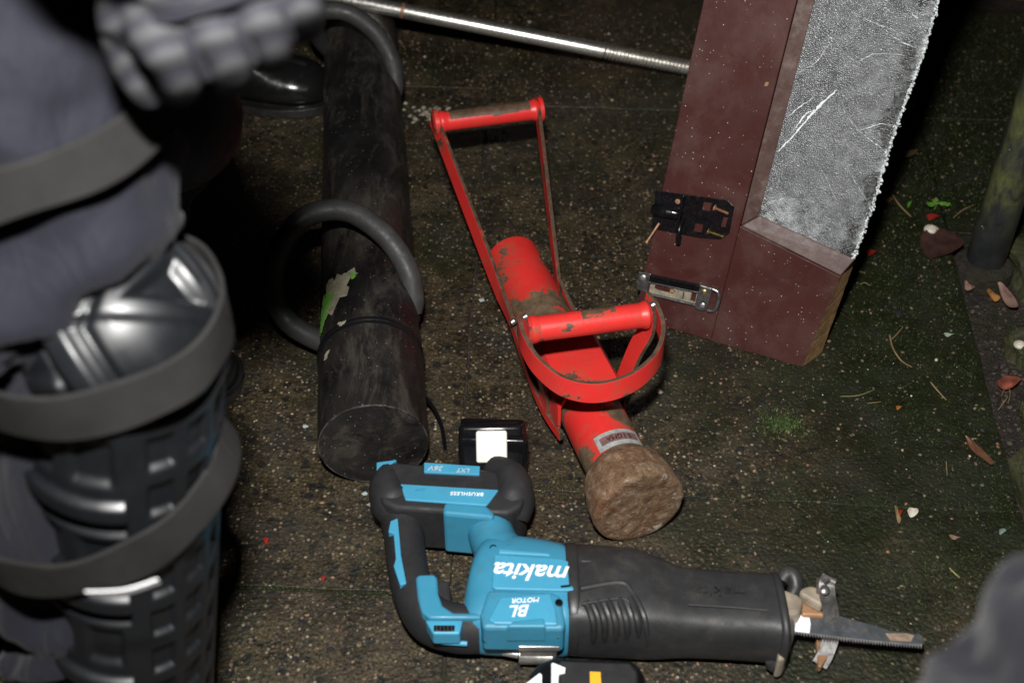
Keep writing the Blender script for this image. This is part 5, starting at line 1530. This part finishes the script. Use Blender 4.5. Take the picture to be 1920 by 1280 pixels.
twig([(1612, 533), (1622, 530), (1632, 536)], 0.0007, TAN, 'hair-thin stalk right of the sawn edge')
twig([(1774, 864), (1775, 878), (1776, 892)], 0.0007, TAN, 'fine upright straw left of the bark strip')
twig([(1878, 742), (1888, 722), (1894, 738), (1890, 756)], 0.0008, TAN, 'bent hooked stalk on the soil', h0=-0.022)
twig([(1872, 768), (1884, 752), (1890, 742)], 0.0010, TAN, 'pale straw at the soil edge', h0=-0.020)
twig([(1886, 950), (1894, 966), (1904, 990)], 0.0009, TAN, 'pale straw at the lower right border', h0=-0.01)
twig([(1780, 1064), (1790, 1074), (1799, 1082)], 0.0010, mat_leaf('yellow_stem', (0.20, 0.18, 0.06), (0.32, 0.28, 0.1)), 'yellow-green stem on the moss above the dark knee')
def leaf(px, mat, label, name='leaf', cat='leaf', h=0.003, curl=0.004, grp='fallen leaves and petals', notch=False):
    pts = [at(x, y, h) for x, y in px]
    c = sum(pts, V((0, 0, 0))) / len(pts)
    oc = cr(pts + pts[:1], 4)[:-1]
    n = len(oc)
    v = [c + V((0, 0, -h * 0.3))] 
    for q in (0.5, 1.0):
        for i, p in enumerate(oc):
            v.append(c + (p - c) * q + V((0, 0, curl * (q ** 2) * (0.5 + 0.5 * math.sin(i * 2 * math.pi / n * 2 + 1)))))
    f = [(0, 1 + i, 1 + (i + 1) % n) for i in range(n)] + [(1 + i, 1 + n + i, 1 + n + (i + 1) % n, 1 + (i + 1) % n) for i in range(n)]
    k = len(v)
    v += [p - V((0, 0, 0.0007)) for p in v]
    f += [tuple(k + i for i in reversed(q)) for q in f]
    f += [(1 + n + i, k + 1 + n + i, k + 1 + n + (i + 1) % n, 1 + n + (i + 1) % n) for i in range(n)]
    o = obj(name, v, f, mat, org=c, angle=60)
    tag(o, label, cat, grp)
    return o
leaf([(1724, 448), (1750, 430), (1790, 438), (1806, 460), (1782, 480), (1748, 484), (1728, 470)], BROWNL, 'large dark brown dead leaf beside the pole', curl=0.008)
leaf([(1736, 407), (1750, 402), (1764, 406), (1752, 412), (1742, 412)], REDL, 'red petal just under the green seedling', 'petal', 'petal')
leaf([(1624, 474), (1634, 469), (1644, 471), (1640, 477), (1628, 479)], REDL, 'small red petal beside the cut glass', 'petal', 'petal')
leaf([(1849, 548), (1856, 542), (1866, 552), (1874, 562), (1864, 564)], ORNGL, 'small orange leaf at the foot of the pole', h=-0.018)
leaf([(1868, 538), (1882, 540), (1898, 552), (1906, 582), (1892, 580), (1878, 556)], PINKL, 'pale pinkish curled leaf right of the pole foot', h=-0.012, curl=0.01)
leaf([(1808, 530), (1818, 530), (1828, 538), (1820, 546), (1810, 542)], PINKL, 'grey leaf scrap under the pole', h=-0.016)
leaf([(1866, 724), (1884, 708), (1904, 706), (1912, 718), (1896, 730), (1878, 728)], plain('red_and_tan_leaf', (0.24, 0.07, 0.045), 0.45, var=0.6, vs=60), 'red and tan leaf on the soil at right', h=-0.018, curl=0.008)
leaf([(1808, 822), (1818, 826), (1842, 842), (1860, 866), (1856, 876), (1836, 856), (1818, 838)], BARK, 'split reddish bark strip on the moss at right', 'bark_strip', 'bark', curl=0.006)
leaf([(1700, 385), (1706, 378), (1710, 380), (1704, 388)], GREENL, 'tiny green leaf left of the seedling')
leaf([(1656, 375), (1666, 372), (1676, 375), (1666, 379)], ORNGL, 'yellowish scrap beside the cut glass', h=0.002)
leaf([(1690, 290), (1704, 283), (1720, 281), (1716, 290), (1698, 294)], TAN, 'dry tan leaf behind the glass edge')
leaf([(1769, 628), (1780, 625), (1790, 628), (1778, 631)], mat_leaf('pale_green_petal', (0.25, 0.33, 0.22), (0.4, 0.48, 0.35)), 'pale green scrap in the middle of the moss')
leaf([(1679, 765), (1686, 761), (1692, 764), (1684, 768)], ORNGL, 'small ochre scrap on the moss below the straw')
leaf([(1700, 960), (1706, 952), (1718, 954), (1720, 964), (1708, 969)], SHELL, 'cream flake near the lower right of the moss', 'flake', 'flake')
leaf([(1683, 960), (1688, 955), (1692, 960), (1688, 965)], REDL, 'red speck beside the cream flake', 'petal', 'petal')
leaf([(1676, 952), (1682, 950), (1688, 976), (1684, 980)], TAN, 'tan leaf sliver left of the red speck')
leaf([(494, 1014), (500, 1008), (506, 1014), (500, 1020)], REDL, 'bright red paint flake near the shin guard', 'paint_flake', 'paint flake')
leaf([(602, 1084), (607, 1080), (611, 1085), (606, 1089)], REDL, 'tiny red paint flake left of the saw grip', 'paint_flake', 'paint flake')
leaf([(1872, 996), (1884, 991), (1886, 998), (1876, 1002)], mat_leaf('grey_green_scrap', (0.14, 0.20, 0.17), (0.24, 0.31, 0.27)), 'grey-green scrap at the lower right border')
leaf([(1778, 1006), (1790, 1004), (1801, 1009), (1790, 1011)], PINKL, 'pinkish scrap on the moss above the dark knee')
# seedling
sc_ = at(1752, 392, 0)
sd_ = thing('seedling', 'small green seedling growing between the glass edge and the pole', 'seedling', sc_)
stem = cr([sc_, sc_ + V((0.001, -0.001, 0.008)), sc_ + V((-0.001, -0.002, 0.016))], 4)
v, f = tube(stem, 0.0008, 6); obj('stem', v, f, GREENL, sd_)
for k, (dx, dy, s) in enumerate(((-0.009, -0.003, 0.0075), (0.009, -0.001, 0.0065), (0.000, 0.007, 0.0055), (0.016, -0.003, 0.006))):
    c = stem[-1] + V((dx, dy, -0.002))
    n = 14
    v = [c + V((0, 0, -0.0012))] + [c + V((s * math.cos(2 * math.pi * i / n), s * 0.8 * math.sin(2 * math.pi * i / n), 0.0012 * math.cos(4 * math.pi * i / n))) for i in range(n)]
    f = [(0, 1 + i, 1 + (i + 1) % n) for i in range(n)]
    kk = len(v); v += [p - V((0, 0, 0.0006)) for p in v]; f += [tuple(kk + q for q in reversed(t)) for t in f]
    f += [(1 + i, kk + 1 + i, kk + 1 + (i + 1) % n, 1 + (i + 1) % n) for i in range(n)]
    obj('leaf', v, f, GREENL, sd_)
    v, f = tube([stem[-1] - V((0, 0, 0.004)), c], 0.0005, 5); obj('stalk', v, f, GREENL, sd_)
# snail shell
ss = at(1745, 432, 0.006)
v, f = tube([ss + V((0.0075 * (1 - k / 30) * math.cos(k * 0.5), 0.0075 * (1 - k / 30) * math.sin(k * 0.5), 0.006 * k / 30)) for k in range(27)], [0.0055, 0.0045, 0.002], 10)
o = obj('snail_shell', v, f, SHELL, org=(ss.x, ss.y, 0)); tag(o, 'cream snail shell on the dark brown leaf', 'shell', 'shells by the pole')
ss = at(1912, 648, 0.0)
v, f = tube([ss + V((0.006 * (1 - k / 30) * math.cos(k * 0.5), 0.006 * (1 - k / 30) * math.sin(k * 0.5), 0.006 * k / 30)) for k in range(27)], [0.0045, 0.0038, 0.002], 10)
o = obj('snail_shell', v, f, SHELL, org=(ss.x, ss.y, 0)); tag(o, 'pale shell by the small mossy stone at right', 'shell', 'shells by the pole')
for k, (x, y, s) in enumerate(((697, 945, 0.0055), (903, 562, 0.005), (572, 798, 0.004), (683, 925, 0.0035))):
    c = at(x, y, 0.002)
    random.seed(60 + k)
    bm = bmesh.new(); bmesh.ops.create_icosphere(bm, subdivisions=1, radius=s)
    v = [c + V((q.co.x * random.uniform(0.5, 1.5), q.co.y * random.uniform(0.4, 1.2), q.co.z * 0.5)) for q in bm.verts]; f = [tuple(a.index for a in q.verts) for q in bm.faces]; bm.free()
    o = obj('glass_shard', v, f, SHARD, smooth=False, org=(c.x, c.y, 0))
    tag(o, ['clear glass shard left of the saw grip', 'clear glass shard between the two rams', 'glass shard left of the black ram face', 'small glass shard under the black ram face'][k], 'glass shard', 'glass shards')
